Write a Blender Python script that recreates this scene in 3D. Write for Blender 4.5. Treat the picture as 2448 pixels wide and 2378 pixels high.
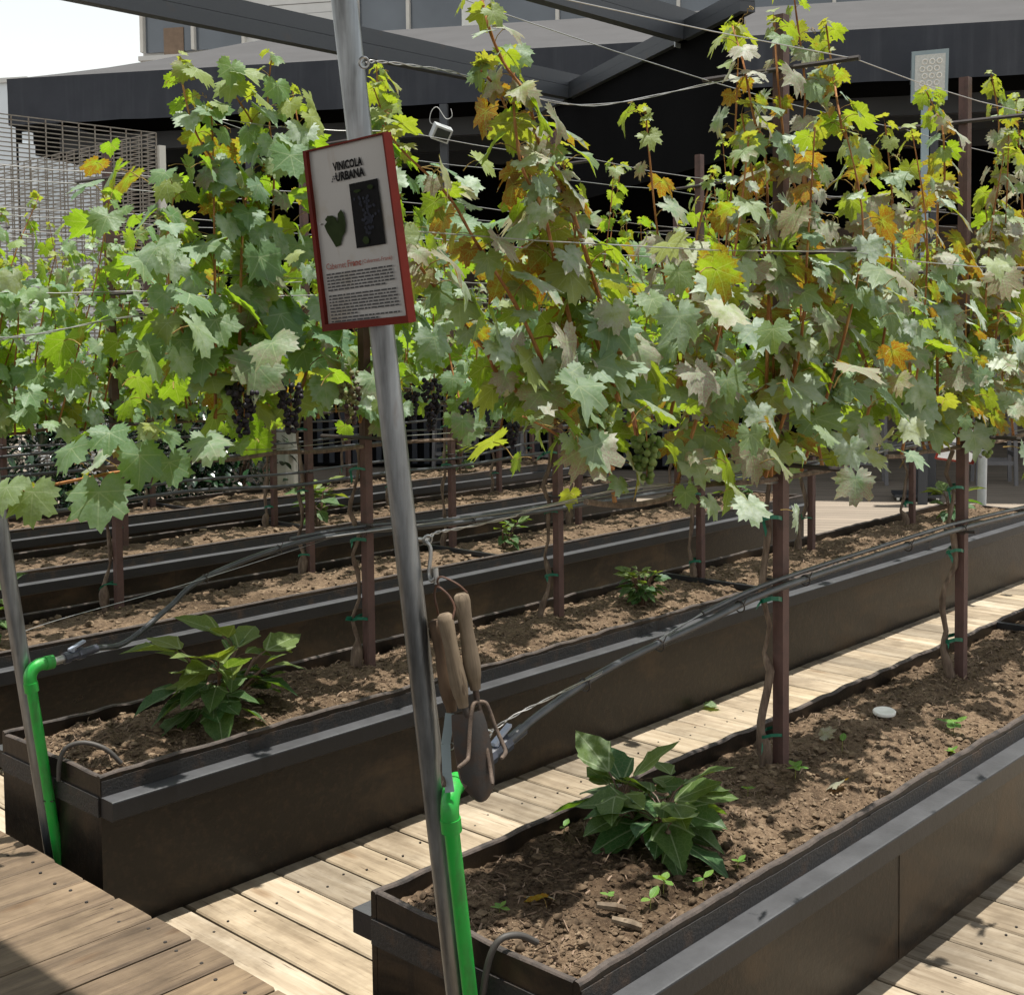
import bpy, math, random
from mathutils import Vector, Matrix, noise
import numpy as np

# ------------------------------------------------------------------ camera, sky, sun
scene = bpy.context.scene
for o in list(bpy.data.objects):
    bpy.data.objects.remove(o)
C = scene.collection
PI = math.pi
CAM = Vector((0, 0, 1.5))
FWD = Vector((0.73082606, 0.68043972, -0.0538058))
RGT = Vector((0.68093757, -0.73225429, -0.01129955))
UPV = Vector((0.04708819, 0.02838038, 0.99848748))
FOC, CX, CY = 3015.868, 1224.0, 963.49

cd = bpy.data.cameras.new('camera'); cam = bpy.data.objects.new('camera', cd); C.objects.link(cam)
m = Matrix((RGT, UPV, -FWD)).transposed().to_4x4(); m.translation = CAM
cam.matrix_world = m
cd.sensor_fit = 'HORIZONTAL'; cd.sensor_width = 36.0; cd.lens = 36.0 * FOC / 2448.0
cd.shift_y = -(1189.0 - CY) / 2448.0
cd.clip_start = 0.05; cd.clip_end = 400
scene.camera = cam

SUN = Vector((0.07, -0.05, 1.0)).normalized()
w = bpy.data.worlds.new('World'); scene.world = w; w.use_nodes = True
nt = w.node_tree; bg = nt.nodes['Background']
sky = nt.nodes.new('ShaderNodeTexSky'); sky.sky_type = 'NISHITA'; sky.sun_disc = False
sky.sun_elevation = math.asin(SUN.z); sky.sun_rotation = math.atan2(SUN.x, SUN.y)
sky.air_density = 3.0; sky.dust_density = 1.0; sky.ozone_density = 1.0; sky.altitude = 2200
hz = nt.nodes.new('ShaderNodeHueSaturation'); hz.inputs['Saturation'].default_value = 0.22; hz.inputs['Value'].default_value = 1.0
nt.links.new(sky.outputs[0], hz.inputs['Color']); nt.links.new(hz.outputs[0], bg.inputs[0]); bg.inputs[1].default_value = 0.108
sl = bpy.data.lights.new('sun', 'SUN'); sl.energy = 5.0; sl.angle = math.radians(0.53); sl.color = (1.0, 0.95, 0.87)
so = bpy.data.objects.new('sun', sl); C.objects.link(so)
so.rotation_euler = SUN.to_track_quat('Z', 'Y').to_euler(); so.location = (3, 3, 12)
vs = scene.view_settings
vs.view_transform = 'Standard'; vs.look = 'None'; vs.exposure = 0.72; vs.gamma = 1.0; vs.use_curve_mapping = False
scene.cycles.use_denoising = True; scene.cycles.use_adaptive_sampling = True; scene.cycles.adaptive_threshold = 0.02
scene.cycles.max_bounces = 6; scene.cycles.diffuse_bounces = 3; scene.cycles.glossy_bounces = 3; scene.cycles.transmission_bounces = 4
scene.cycles.sample_clamp_indirect = 6.0

# ------------------------------------------------------------------ helpers
def ray(px, py):
    return FWD + RGT * ((px - CX) / FOC) - UPV * ((py - CY) / FOC)
def at_y(px, py, y):
    r = ray(px, py); return CAM + r * (y / r.y)
def at_x(px, py, x):
    r = ray(px, py); return CAM + r * (x / r.x)
def at_z(px, py, z):
    r = ray(px, py); return CAM + r * ((z - CAM.z) / r.z)
def at_d(px, py, d):
    return CAM + ray(px, py) * d
NB = Vector((0.8555, 0.5178, 0)); TB = Vector((0.5178, -0.8555, 0))
def at_b(px, py, d):
    r = ray(px, py); return CAM + r * (d / r.dot(NB))
def bp(u, d, z):
    return NB * d + TB * u + Vector((0, 0, z))

class MB:
    def __init__(s): s.v = []; s.f = []; s.mi = []
    def add(s, vs, fs, mi=0):
        n = len(s.v); s.v += [tuple(v) for v in vs]; s.f += [tuple(i + n for i in f) for f in fs]; s.mi += [mi] * len(fs); return s
    def box(s, x0, x1, y0, y1, z0, z1, mi=0):
        return s.add([(x0,y0,z0),(x1,y0,z0),(x1,y1,z0),(x0,y1,z0),(x0,y0,z1),(x1,y0,z1),(x1,y1,z1),(x0,y1,z1)],
                     [(0,3,2,1),(4,5,6,7),(0,1,5,4),(1,2,6,5),(2,3,7,6),(3,0,4,7)], mi)
    def obox(s, c, ax, ay, az, mi=0):
        c = Vector(c); ax = Vector(ax); ay = Vector(ay); az = Vector(az)
        vs = [c + ax*i + ay*j + az*k for k in (-1,1) for i, j in ((-1,-1),(1,-1),(1,1),(-1,1))]
        fl = [(0,3,2,1),(4,5,6,7),(0,1,5,4),(1,2,6,5),(2,3,7,6),(3,0,4,7)]
        if ax.cross(ay).dot(az) < 0: fl = [f[::-1] for f in fl]
        return s.add(vs, fl, mi)
    def tube(s, pts, rad, n=6, mi=0, caps=True):
        pts = [Vector(p) for p in pts]; k = len(pts)
        if not hasattr(rad, '__len__'): rad = [rad] * k
        t0 = (pts[1] - pts[0]).normalized()
        a = t0.cross(Vector((0, 0, 1)) if abs(t0.z) < 0.9 else Vector((1, 0, 0))).normalized()
        vs = []
        for i, p in enumerate(pts):
            t = (pts[min(i+1, k-1)] - pts[max(i-1, 0)])
            t = t.normalized() if t.length > 1e-9 else t0
            a = (a - t * a.dot(t)); a = a.normalized() if a.length > 1e-6 else t.orthogonal().normalized()
            b = t.cross(a)
            for j in range(n):
                q = 2*PI*j/n; vs.append(p + (a*math.cos(q) + b*math.sin(q)) * rad[i])
        fs = [(i*n+j, i*n+(j+1)%n, (i+1)*n+(j+1)%n, (i+1)*n+j) for i in range(k-1) for j in range(n)]
        if caps: fs += [tuple(range(n))[::-1], tuple((k-1)*n+j for j in range(n))]
        return s.add(vs, fs, mi)
    def mesh(s, name, mats, smooth=False):
        me = bpy.data.meshes.new(name); me.from_pydata(s.v, [], s.f)
        for mt in (mats if isinstance(mats, (list, tuple)) else [mats]): me.materials.append(mt)
        if any(s.mi): me.polygons.foreach_set('material_index', s.mi)
        if smooth:
            me.polygons.foreach_set('use_smooth', [True]*len(s.f)); me.set_sharp_from_angle(angle=math.radians(52))
        me.update(); return me
    def build(s, name, mats, parent=None, smooth=False, origin=None):
        if origin is not None:
            ov = Vector(origin); s.v = [tuple(Vector(v) - ov) for v in s.v]
        return link(name, s.mesh(name, mats, smooth), parent, origin)

def world_loc(p):
    r = Vector((0, 0, 0))
    while p is not None: r = r + p.location; p = p.parent
    return r
def link(name, data, parent=None, loc=None):
    """loc is a world position when given; parents never rotate or scale"""
    o = bpy.data.objects.new(name, data); C.objects.link(o)
    if parent is not None:
        o.parent = parent
        o.location = (Vector(loc) if loc is not None else Vector((0,0,0))) - world_loc(parent)
    elif loc is not None: o.location = loc
    return o
def tag(o, label=None, cat=None, group=None, kind=None):
    if label: o['label'] = label
    if cat: o['category'] = cat
    if group: o['group'] = group
    if kind: o['kind'] = kind
    return o
def thing(name, label, cat, loc=(0,0,0), group=None, kind=None):
    return tag(link(name, None, None, loc), label, cat, group, kind)
def smooth_path(pts, n=4):
    """Catmull-Rom through the points"""
    pts = [Vector(p) for p in pts]; out = []
    for i in range(len(pts)-1):
        p0 = pts[max(i-1,0)]; p1 = pts[i]; p2 = pts[i+1]; p3 = pts[min(i+2,len(pts)-1)]
        for k in range(n):
            t = k/n; out.append(0.5*((2*p1)+(p2-p0)*t+(2*p0-5*p1+4*p2-p3)*t*t+(3*p1-p0-3*p2+p3)*t**3))
    out.append(pts[-1]); return out

# ------------------------------------------------------------------ materials
def mat(name):
    mt = bpy.data.materials.new(name); mt.use_nodes = True
    return mt, mt.node_tree, mt.node_tree.nodes['Principled BSDF']
class NT:
    def __init__(s, nt): s.t = nt
    def n(s, typ, **kw):
        d = s.t.nodes.new(typ)
        for k, v in kw.items(): setattr(d, k, v)
        return d
    def l(s, a, b): s.t.links.new(a, b)
    def put(s, sock, v):
        if hasattr(v, 'links'): s.l(v, sock)
        else: sock.default_value = v
    def math(s, op, a, b=0.0, clamp=False):
        d = s.n('ShaderNodeMath', operation=op); d.use_clamp = clamp
        s.put(d.inputs[0], a); s.put(d.inputs[1], b); return d.outputs[0]
    def noise(s, vec, scale, detail=3.0, rough=0.55, dist=0.0):
        d = s.n('ShaderNodeTexNoise')
        if vec is not None: s.l(vec, d.inputs['Vector'])
        d.inputs['Scale'].default_value = scale; d.inputs['Detail'].default_value = detail
        d.inputs['Roughness'].default_value = rough; d.inputs['Distortion'].default_value = dist
        return d.outputs['Fac']
    def mapping(s, vec, sc=(1,1,1), loc=(0,0,0)):
        d = s.n('ShaderNodeMapping'); s.l(vec, d.inputs['Vector'])
        d.inputs['Scale'].default_value = sc
        s.put(d.inputs['Location'], loc); return d.outputs[0]
    def ramp(s, fac, stops, interp='LINEAR'):
        d = s.n('ShaderNodeValToRGB'); s.l(fac, d.inputs[0]); cr = d.color_ramp; cr.interpolation = interp
        while len(cr.elements) < len(stops): cr.elements.new(0.5)
        for e, (p, c) in zip(cr.elements, stops):
            e.position = p; e.color = (*c, 1) if len(c) == 3 else c
        return d.outputs[0]
    def mix(s, fac, a, b, typ='MIX'):
        d = s.n('ShaderNodeMix', data_type='RGBA', blend_type=typ)
        s.put(d.inputs[0], fac)
        for k, v in ((6, a), (7, b)):
            if hasattr(v, 'links'): s.l(v, d.inputs[k])
            else: d.inputs[k].default_value = (*v, 1)
        return d.outputs[2]
    def bump(s, h, strength=0.3, dist=0.01):
        d = s.n('ShaderNodeBump'); s.l(h, d.inputs['Height']); d.inputs['Strength'].default_value = strength
        d.inputs['Distance'].default_value = dist; return d.outputs[0]
def coords(n, which='Object'):
    return n.n('ShaderNodeTexCoord').outputs[which]
def rnd(n):
    return n.n('ShaderNodeObjectInfo').outputs['Random']

def simple(name, col, rough=0.5, metal=0.0, var=0.25, scale=12.0, bump=0.0, spec=0.5, col2=None, thr=(0.45,0.7)):
    """painted / metal / plastic surface with mottled colour and fine relief"""
    mt, t, b = mat(name); n = NT(t)
    co = coords(n)
    f = n.noise(co, scale, 5.0, 0.6)
    c2 = col2 if col2 else tuple(c*(1-var) for c in col)
    c = n.ramp(f, [(thr[0] if col2 else 0.3, col), (thr[1], c2)])
    n.l(c, b.inputs['Base Color']); b.inputs['Roughness'].default_value = rough
    b.inputs['Metallic'].default_value = metal; b.inputs['Specular IOR Level'].default_value = spec
    if bump:
        n.l(n.bump(n.noise(co, scale*9, 3.0), bump, 0.004), b.inputs['Normal'])
    return mt

def wood(name, cols, along, rough=0.75, per=0.5, grain=1.0):
    """boards: grain runs along axis `along` of the board's own space"""
    mt, t, b = mat(name); n = NT(t)
    co = coords(n)
    r = rnd(n)
    off = n.n('ShaderNodeCombineXYZ')
    for i, k in enumerate((37.0, 91.0, 13.0)): n.l(n.math('MULTIPLY', r, k), off.inputs[i])
    sc = [24.0, 24.0, 24.0]; sc[along] = 1.9
    g = n.noise(n.mapping(co, sc, off.outputs[0]), 1.6*grain, 6.0, 0.62, 0.4)
    sc2 = [85.0, 85.0, 85.0]; sc2[along] = 4.5
    g2 = n.noise(n.mapping(co, sc2, off.outputs[0]), 1.5*grain, 3.0, 0.6)
    sc3 = [5.0, 5.0, 5.0]; sc3[along] = 1.6
    big = n.noise(n.mapping(co, sc3, off.outputs[0]), 1.0, 4.0, 0.6)
    base = n.ramp(n.math('ADD', n.math('MULTIPLY', g, 0.62), n.math('MULTIPLY', big, 0.4)), [(0.34, cols[0]), (0.5, cols[1]), (0.68, cols[2])])
    tint = n.ramp(r, [(0.0, (1-per*0.62,)*3), (0.35, (1-per*0.25,1-per*0.28,1-per*0.34)), (0.7, (1,1,1)), (1.0, (1.0,0.97,0.9))])
    c = n.mix(1.0, base, tint, 'MULTIPLY')
    crack = n.ramp(g2, [(0.30, (0.30,0.24,0.2)), (0.38, (1,1,1))])
    c = n.mix(0.8, c, crack, 'MULTIPLY')
    dirt = n.ramp(n.noise(n.mapping(co, (1,1,1), off.outputs[0]), 3.3, 5.0, 0.7), [(0.36,(0.52,0.5,0.48)),(0.56,(1,1,1))])
    c = n.mix(0.75, c, dirt, 'MULTIPLY')
    # knots
    sk = [7.0, 7.0, 7.0]; sk[along] = 2.2
    vo = n.n('ShaderNodeTexVoronoi'); n.l(n.mapping(co, sk, off.outputs[0]), vo.inputs['Vector']); vo.inputs['Scale'].default_value = 1.0
    kn = n.ramp(vo.outputs['Distance'], [(0.03, (0.28,0.2,0.15)), (0.1, (0.75,0.66,0.58)), (0.15, (1,1,1))])
    c = n.mix(0.85, c, kn, 'MULTIPLY')
    n.l(c, b.inputs['Base Color']); b.inputs['Roughness'].default_value = rough; b.inputs['Specular IOR Level'].default_value = 0.3
    n.l(n.bump(n.math('ADD', g, n.math('MULTIPLY', g2, 0.8)), 0.35, 0.004), b.inputs['Normal'])
    return mt

def vein_nodes(n, co, angs, w0=0.018, w1=0.004):
    """mask along straight veins from the petiole point, leaf local xy"""
    sp = n.n('ShaderNodeSeparateXYZ'); n.l(co, sp.inputs[0]); x, y = sp.outputs[0], sp.outputs[1]
    tot = None
    for a in angs:
        ca, sa = math.sin(a), math.cos(a)        # direction from +Y
        along = n.math('ADD', n.math('MULTIPLY', x, ca), n.math('MULTIPLY', y, sa))
        off = n.math('ABSOLUTE', n.math('SUBTRACT', n.math('MULTIPLY', x, sa), n.math('MULTIPLY', y, ca)))
        wd = n.math('MAXIMUM', n.math('SUBTRACT', w0*1.6, n.math('MULTIPLY', along, 0.02)), w1)
        v = n.math('SUBTRACT', 1.0, n.math('DIVIDE', off, wd), True)
        v = n.math('MULTIPLY', v, n.math('GREATER_THAN', along, 0.0))
        tot = v if tot is None else n.math('MAXIMUM', tot, v)
    return tot

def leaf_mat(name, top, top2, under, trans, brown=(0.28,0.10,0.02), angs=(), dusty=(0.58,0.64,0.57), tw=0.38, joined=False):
    """vine leaf. Object colour (or, for joined leaves, their own attributes): r = yellowing, g = rusty mottling, b = dust bloom, pale enough to double as sunlit highlight"""
    mt, t, b = mat(name); n = NT(t); t.nodes.remove(b)
    out = t.nodes['Material Output']
    if joined:
        co = n.n('ShaderNodeAttribute', attribute_name='leafco').outputs['Vector']; oc = n.n('ShaderNodeAttribute', attribute_name='leafcol').outputs['Vector']; r = n.n('ShaderNodeAttribute', attribute_name='leafrnd').outputs['Fac']
        sep = n.n('ShaderNodeSeparateXYZ'); n.l(oc, sep.inputs[0])
    else:
        co = coords(n); oi = n.n('ShaderNodeObjectInfo'); oc = oi.outputs['Color']; r = oi.outputs['Random']
        sep = n.n('ShaderNodeSeparateColor'); n.l(oc, sep.inputs[0])
    yel, rust, dust = sep.outputs[0], sep.outputs[1], sep.outputs[2]
    off = n.n('ShaderNodeCombineXYZ'); n.l(n.math('MULTIPLY', r, 57.0), off.inputs[0]); n.l(n.math('MULTIPLY', r, 23.0), off.inputs[1])
    mp = n.mapping(co, (1,1,1), off.outputs[0])
    f = n.noise(mp, 2.3, 3.0, 0.6)
    vein = vein_nodes(n, co, angs)
    vo = n.n('ShaderNodeTexVoronoi', feature='DISTANCE_TO_EDGE'); n.l(mp, vo.inputs['Vector']); vo.inputs['Scale'].default_value = 11.0
    cell = n.ramp(vo.outputs['Distance'], [(0.02, (0,0,0)), (0.13, (1,1,1))])
    tcol = n.mix(f, top, top2)
    tcol = n.mix(n.math('MULTIPLY', yel, 0.75), tcol, (0.26,0.27,0.035))
    tcol = n.mix(n.math('MULTIPLY', n.ramp(f, [(0.25,(0,0,0)),(0.85,(1,1,1))]), dust), tcol, dusty)  # dust colour raised so it also paints in sunlit highlights
    tcol = n.mix(n.math('MULTIPLY', vein, 0.6), tcol, (0.33,0.39,0.22))
    ucol = n.mix(n.math('MULTIPLY', yel, 0.7), under, (0.33,0.31,0.05))
    ucol = n.mix(n.math('MULTIPLY', vein, 0.6), ucol, (0.42,0.44,0.22))
    tr = n.mix(n.math('MULTIPLY', yel, 0.85), trans, (0.60,0.56,0.04))
    tr = n.mix(n.math('MULTIPLY', n.math('SUBTRACT', f, 0.35, True), 0.9), tr, tuple(c*0.3 for c in trans))
    tr = n.mix(n.math('MULTIPLY', vein, 0.35), tr, (0.55,0.62,0.16))
    # rusty mottling between the veins
    vl = n.n('ShaderNodeVectorMath', operation='LENGTH'); n.l(co, vl.inputs[0])
    rm = n.math('SUBTRACT', n.math('ADD', n.math('ADD', n.math('MULTIPLY', f, 0.8), n.math('MULTIPLY', vl.outputs['Value'], 0.35)), rust), 0.80)
    rm = n.math('MULTIPLY', rm, 3.0, True)
    rm = n.math('MULTIPLY', n.math('MULTIPLY', rm, n.math('MAXIMUM', cell, 0.55)), n.math('SUBTRACT', 1.0, n.math('MULTIPLY', vein, 0.8)))
    rm = n.math('MULTIPLY', rm, n.math('GREATER_THAN', rust, 0.02))
    tcol = n.mix(n.math('MULTIPLY', rm, 0.6), tcol, (0.27,0.21,0.155)); ucol = n.mix(n.math('MULTIPLY', rm, 0.8), ucol, brown)
    tr = n.mix(rm, tr, (0.40,0.13,0.010))
    geo = n.n('ShaderNodeNewGeometry'); bf = geo.outputs['Backfacing']
    net = n.math('MULTIPLY', n.math('SUBTRACT', 1.0, n.math('MULTIPLY', vo.outputs['Distance'], 9.0), True), 0.22)
    ucol = n.mix(net, ucol, (0.36,0.37,0.18)); tr = n.mix(net, tr, (0.62,0.66,0.12)); tcol = n.mix(n.math('MULTIPLY', net, 0.25), tcol, (0.30,0.35,0.24))
    dc = n.mix(bf, tcol, ucol)
    nor = n.bump(n.noise(mp, 7.0, 1.0, 0.5), 0.07, 0.05)
    d = n.n('ShaderNodeBsdfDiffuse'); n.l(dc, d.inputs[0]); n.l(nor, d.inputs['Normal'])
    ts = n.n('ShaderNodeBsdfTranslucent'); n.l(tr, ts.inputs[0]); n.l(nor, ts.inputs['Normal'])
    g = n.n('ShaderNodeBsdfGlossy'); g.inputs['Roughness'].default_value = 0.5; n.l(nor, g.inputs['Normal'])
    g.inputs[0].default_value = (0.9, 0.95, 1.0, 1)
    m1 = n.n('ShaderNodeMixShader'); m1.inputs[0].default_value = tw; n.l(d.outputs[0], m1.inputs[1]); n.l(ts.outputs[0], m1.inputs[2])
    lw = n.n('ShaderNodeLayerWeight'); lw.inputs[0].default_value = 0.25
    gf = n.math('MULTIPLY', n.math('ADD', n.math('MULTIPLY', lw.outputs['Fresnel'], 0.16), 0.014), n.math('SUBTRACT', 1.0, n.math('MULTIPLY', bf, 0.7)))
    m2 = n.n('ShaderNodeMixShader'); n.l(gf, m2.inputs[0]); n.l(m1.outputs[0], m2.inputs[1]); n.l(g.outputs[0], m2.inputs[2])
    n.l(m2.outputs[0], out.inputs[0])
    return mt

def soil_mat():
    mt, t, b = mat('soil'); n = NT(t); co = coords(n)
    f = n.noise(co, 5.0, 6.0, 0.65); g = n.noise(co, 60.0, 4.0, 0.7); h = n.noise(co, 190.0, 2.0, 0.6)
    c = n.ramp(n.math('ADD', n.math('MULTIPLY', f, 0.45), n.math('MULTIPLY', g, 0.55)),
               [(0.30, (0.034,0.024,0.0155)), (0.45, (0.088,0.060,0.038)), (0.56, (0.155,0.109,0.070)), (0.72, (0.25,0.185,0.125))])
    c = n.mix(n.ramp(n.noise(co, 1.7, 3.0, 0.6), [(0.52,(0,0,0)),(0.66,(0.7,0.7,0.7))]), c, n.mix(1.0, c, (0.5,0.48,0.45), 'MULTIPLY'))
    c = n.mix(n.ramp(h, [(0.66,(0,0,0)),(0.74,(1,1,1))]), c, (0.36,0.28,0.19))
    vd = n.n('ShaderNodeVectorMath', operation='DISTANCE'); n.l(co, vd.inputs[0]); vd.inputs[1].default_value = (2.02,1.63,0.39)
    dark_spot = n.ramp(n.math('ADD', vd.outputs['Value'], n.math('MULTIPLY', f, 0.5)), [(0.42,(0.85,0.85,0.85)),(0.66,(0,0,0))])  # soil darker around one point, edge broken up by noise
    c = n.mix(dark_spot, c, n.mix(1.0, c, (0.36,0.33,0.30), 'MULTIPLY'))
    n.l(c, b.inputs['Base Color']); b.inputs['Roughness'].default_value = 0.95; b.inputs['Specular IOR Level'].default_value = 0.15
    n.l(n.bump(n.math('ADD', g, n.math('MULTIPLY', h, 0.5)), 0.9, 0.012), b.inputs['Normal'])
    return mt
def crumb_mat():
    mt, t, b = mat('soil_crumb'); n = NT(t); co = coords(n)
    g = n.noise(co, 30.0, 3.0, 0.6)
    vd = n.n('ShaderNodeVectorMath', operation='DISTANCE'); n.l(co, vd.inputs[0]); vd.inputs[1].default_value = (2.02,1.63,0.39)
    dark_spot = n.ramp(vd.outputs['Value'], [(0.2,(0.8,0.8,0.8)),(0.40,(0,0,0))])  # crumbs darker around the same point
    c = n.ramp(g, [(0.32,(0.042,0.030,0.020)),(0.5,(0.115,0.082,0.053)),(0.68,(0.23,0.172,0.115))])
    c = n.mix(dark_spot, c, n.mix(1.0, c, (0.4,0.37,0.34), 'MULTIPLY'))
    n.l(c, b.inputs['Base Color']); b.inputs['Roughness'].default_value = 0.95; b.inputs['Specular IOR Level'].default_value = 0.15
    return mt
def steel_wall_mat():
    mt, t, b = mat('planter_steel'); n = NT(t); co = coords(n)
    f = n.noise(n.mapping(co, (1.0,1.0,2.2)), 2.2, 6.0, 0.62, 0.6); g = n.noise(co, 45.0, 5.0, 0.7)
    st = n.noise(n.mapping(co, (22.0,22.0,0.7)), 1.0, 4.0, 0.6)
    c = n.ramp(f, [(0.34,(0.0075,0.0059,0.0048)),(0.52,(0.013,0.0098,0.0074)),(0.66,(0.046,0.030,0.0175))])
    c = n.mix(n.ramp(g, [(0.5,(0,0,0)),(0.75,(0.55,0.55,0.55))]), c, (0.045,0.027,0.016))
    c = n.mix(n.ramp(st, [(0.56,(0,0,0)),(0.70,(0.6,0.6,0.6))]), c, (0.010,0.008,0.007))
    n.l(c, b.inputs['Base Color'])
    n.l(n.ramp(f, [(0.3,(0.27,)*3),(0.7,(0.42,)*3)]), b.inputs['Roughness'])
    b.inputs['Specular IOR Level'].default_value = 0.27
    n.l(n.bump(n.math('ADD', g, n.math('MULTIPLY', f, 2.0)), 0.12, 0.01), b.inputs['Normal'])
    return mt
def bark_mat(name, a, b2, c2, sc=60.0):
    mt, t, b = mat(name); n = NT(t); co = coords(n)
    f = n.noise(n.mapping(co, (1,1,0.25)), sc, 4.0, 0.65); g = n.noise(co, 7.0, 2.0)
    c = n.ramp(n.math('ADD', n.math('MULTIPLY', f, 0.6), n.math('MULTIPLY', g, 0.4)), [(0.35,a),(0.5,b2),(0.65,c2)])
    n.l(c, b.inputs['Base Color']); b.inputs['Roughness'].default_value = 0.8; b.inputs['Specular IOR Level'].default_value = 0.25
    n.l(n.bump(f, 0.6, 0.004), b.inputs['Normal']); return mt
def galv_mat():
    mt, t, b = mat('galvanised_steel'); n = NT(t); co = coords(n)
    f = n.noise(n.mapping(co, (60,60,1.2)), 1.0, 4.0, 0.6); g = n.noise(n.mapping(co, (4,4,1.5)), 2.0, 5.0, 0.65)
    c = n.ramp(n.math('ADD', n.math('MULTIPLY', f, 0.5), n.math('MULTIPLY', g, 0.5)), [(0.36,(0.10,0.105,0.11)),(0.5,(0.22,0.235,0.25)),(0.66,(0.36,0.385,0.41))])
    c = n.mix(n.ramp(g, [(0.66,(0,0,0)),(0.74,(0.5,0.5,0.5))]), c, (0.13,0.075,0.05))
    n.l(c, b.inputs['Base Color']); b.inputs['Metallic'].default_value = 0.9
    n.l(n.ramp(g, [(0.3,(0.26,)*3),(0.7,(0.45,)*3)]), b.inputs['Roughness'])
    return mt
def patio_mat():
    mt, t, b = mat('patio_boards'); n = NT(t)
    co = coords(n)
    br = n.n('ShaderNodeTexBrick'); n.l(co, br.inputs['Vector'])
    br.inputs['Color1'].default_value = (0.27,0.225,0.175,1); br.inputs['Color2'].default_value = (0.215,0.18,0.14,1); br.inputs['Mortar'].default_value = (0.05,0.04,0.03,1)
    br.inputs['Scale'].default_value = 1.0; br.inputs['Brick Width'].default_value = 2.6; br.inputs['Row Height'].default_value = 0.14
    br.inputs['Mortar Size'].default_value = 0.006; br.offset = 0.37
    f = n.noise(n.mapping(co, (1.2,20,1)), 2.0, 5.0, 0.6)
    c = n.mix(0.6, br.outputs['Color'], n.ramp(f, [(0.35,(0.55,0.52,0.5)),(0.6,(1,1,1))]), 'MULTIPLY')
    n.l(c, b.inputs['Base Color']); b.inputs['Roughness'].default_value = 0.75
    n.l(n.bump(br.outputs['Fac'], 0.4, -0.01), b.inputs['Normal']); return mt
def glass_mat():
    mt, t, b = mat('window_glass'); n = NT(t)
    f = n.noise(coords(n), 0.7, 3.0)
    n.l(n.ramp(f, [(0.3,(0.05,0.06,0.075)),(0.7,(0.10,0.115,0.135))]), b.inputs['Base Color'])
    b.inputs['Roughness'].default_value = 0.08; b.inputs['Specular IOR Level'].default_value = 0.9; return mt

M = {}
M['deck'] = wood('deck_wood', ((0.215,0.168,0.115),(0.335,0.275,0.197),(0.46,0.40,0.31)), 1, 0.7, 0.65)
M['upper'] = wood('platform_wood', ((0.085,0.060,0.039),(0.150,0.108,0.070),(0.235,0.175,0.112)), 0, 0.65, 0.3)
M['dark'] = simple('dark_underside', (0.02,0.017,0.014), 0.9)
M['wall'] = steel_wall_mat()
M['ledge'] = simple('planter_ledge_paint', (0.015,0.0155,0.018), 0.42, 0, 0.35, 7.0, 0.15, 0.33)
M['ledgetop'] = simple('lit_dusty_ledge_paint', (0.062,0.064,0.069), 0.5, 0, 0.45, 9.0, 0.2, 0.5)  # paler copy for the top faces: dust plus sunlit tone put into colour
M['rim'] = simple('planter_rim_paint', (0.020,0.019,0.019), 0.5, 0, 0.3, 16.0, 0.5, 0.4, (0.060,0.038,0.025), (0.52,0.74))
M['rimtop'] = simple('lit_dusty_rim_edge', (0.070,0.056,0.048), 0.65, 0, 0.4, 24.0, 0.4, 0.3, (0.030,0.026,0.024), (0.45,0.65))  # rim top lightened: its lit look and dust put into the colour
M['soil'] = soil_mat(); M['crumb'] = crumb_mat()
M['post'] = simple('post_primer', (0.098,0.053,0.045), 0.6, 0, 0.35, 22.0, 0.2, 0.35, (0.064,0.037,0.032), (0.46,0.72))
M['rod'] = simple('dark_rod', (0.035,0.026,0.023), 0.6, 0, 0.4, 30.0)
M['galv'] = galv_mat()
M['white_steel'] = simple('pale_steel', (0.52,0.55,0.56), 0.4, 0.3, 0.3, 9.0)
M['wire'] = simple('galvanised_wire', (0.42,0.42,0.41), 0.35, 0.8, 0.3, 20.0)
M['hose'] = simple('black_hose', (0.030,0.033,0.038), 0.38, 0, 0.4, 9.0, 0.0, 0.6, (0.085,0.09,0.095), (0.5,0.75))
M['valve'] = simple('valve_plastic', (0.05,0.055,0.075), 0.35, 0, 0.3, 30.0)
M['valvecap'] = simple('valve_lever', (0.30,0.34,0.42), 0.35, 0, 0.2, 30.0)
M['pvc'] = simple('green_pipe_plastic', (0.012,0.30,0.035), 0.30, 0, 0.12, 14.0, 0.0, 0.5, (0.02,0.22,0.03), (0.5,0.8))
_t = M['pvc'].node_tree; _n = NT(_t); _b = _t.nodes['Principled BSDF']
_s = _n.noise(_n.mapping(coords(_n), (28.0,28.0,9.0)), 1.0, 5.0, 0.7)
_c = _n.mix(_n.ramp(_s, [(0.52,(0,0,0)),(0.70,(0.6,0.6,0.6))]), _b.inputs['Base Color'].links[0].from_socket, (0.05,0.12,0.035)); _n.l(_c, _b.inputs['Base Color'])
_n.l(_n.ramp(_s, [(0.4,(0.34,)*3),(0.7,(0.7,)*3)]), _b.inputs['Roughness'])
M['pvcdirt'] = simple('dirty_pipe', (0.050,0.045,0.040), 0.6)
M['trunk'] = bark_mat('vine_bark', (0.055,0.038,0.028), (0.135,0.097,0.072), (0.24,0.185,0.14))
M['cane'] = bark_mat('cane_bark', (0.13,0.05,0.02), (0.29,0.125,0.045), (0.42,0.23,0.09), 40.0)
M['caneg'] = bark_mat('green_cane_bark', (0.10,0.11,0.025), (0.20,0.20,0.055), (0.32,0.24,0.08), 40.0)
M['tape'] = simple('green_tape', (0.008,0.13,0.075), 0.35, 0, 0.2, 20.0)
ANG = (0.0, 0.80, -0.80, 1.62, -1.62)
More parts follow.
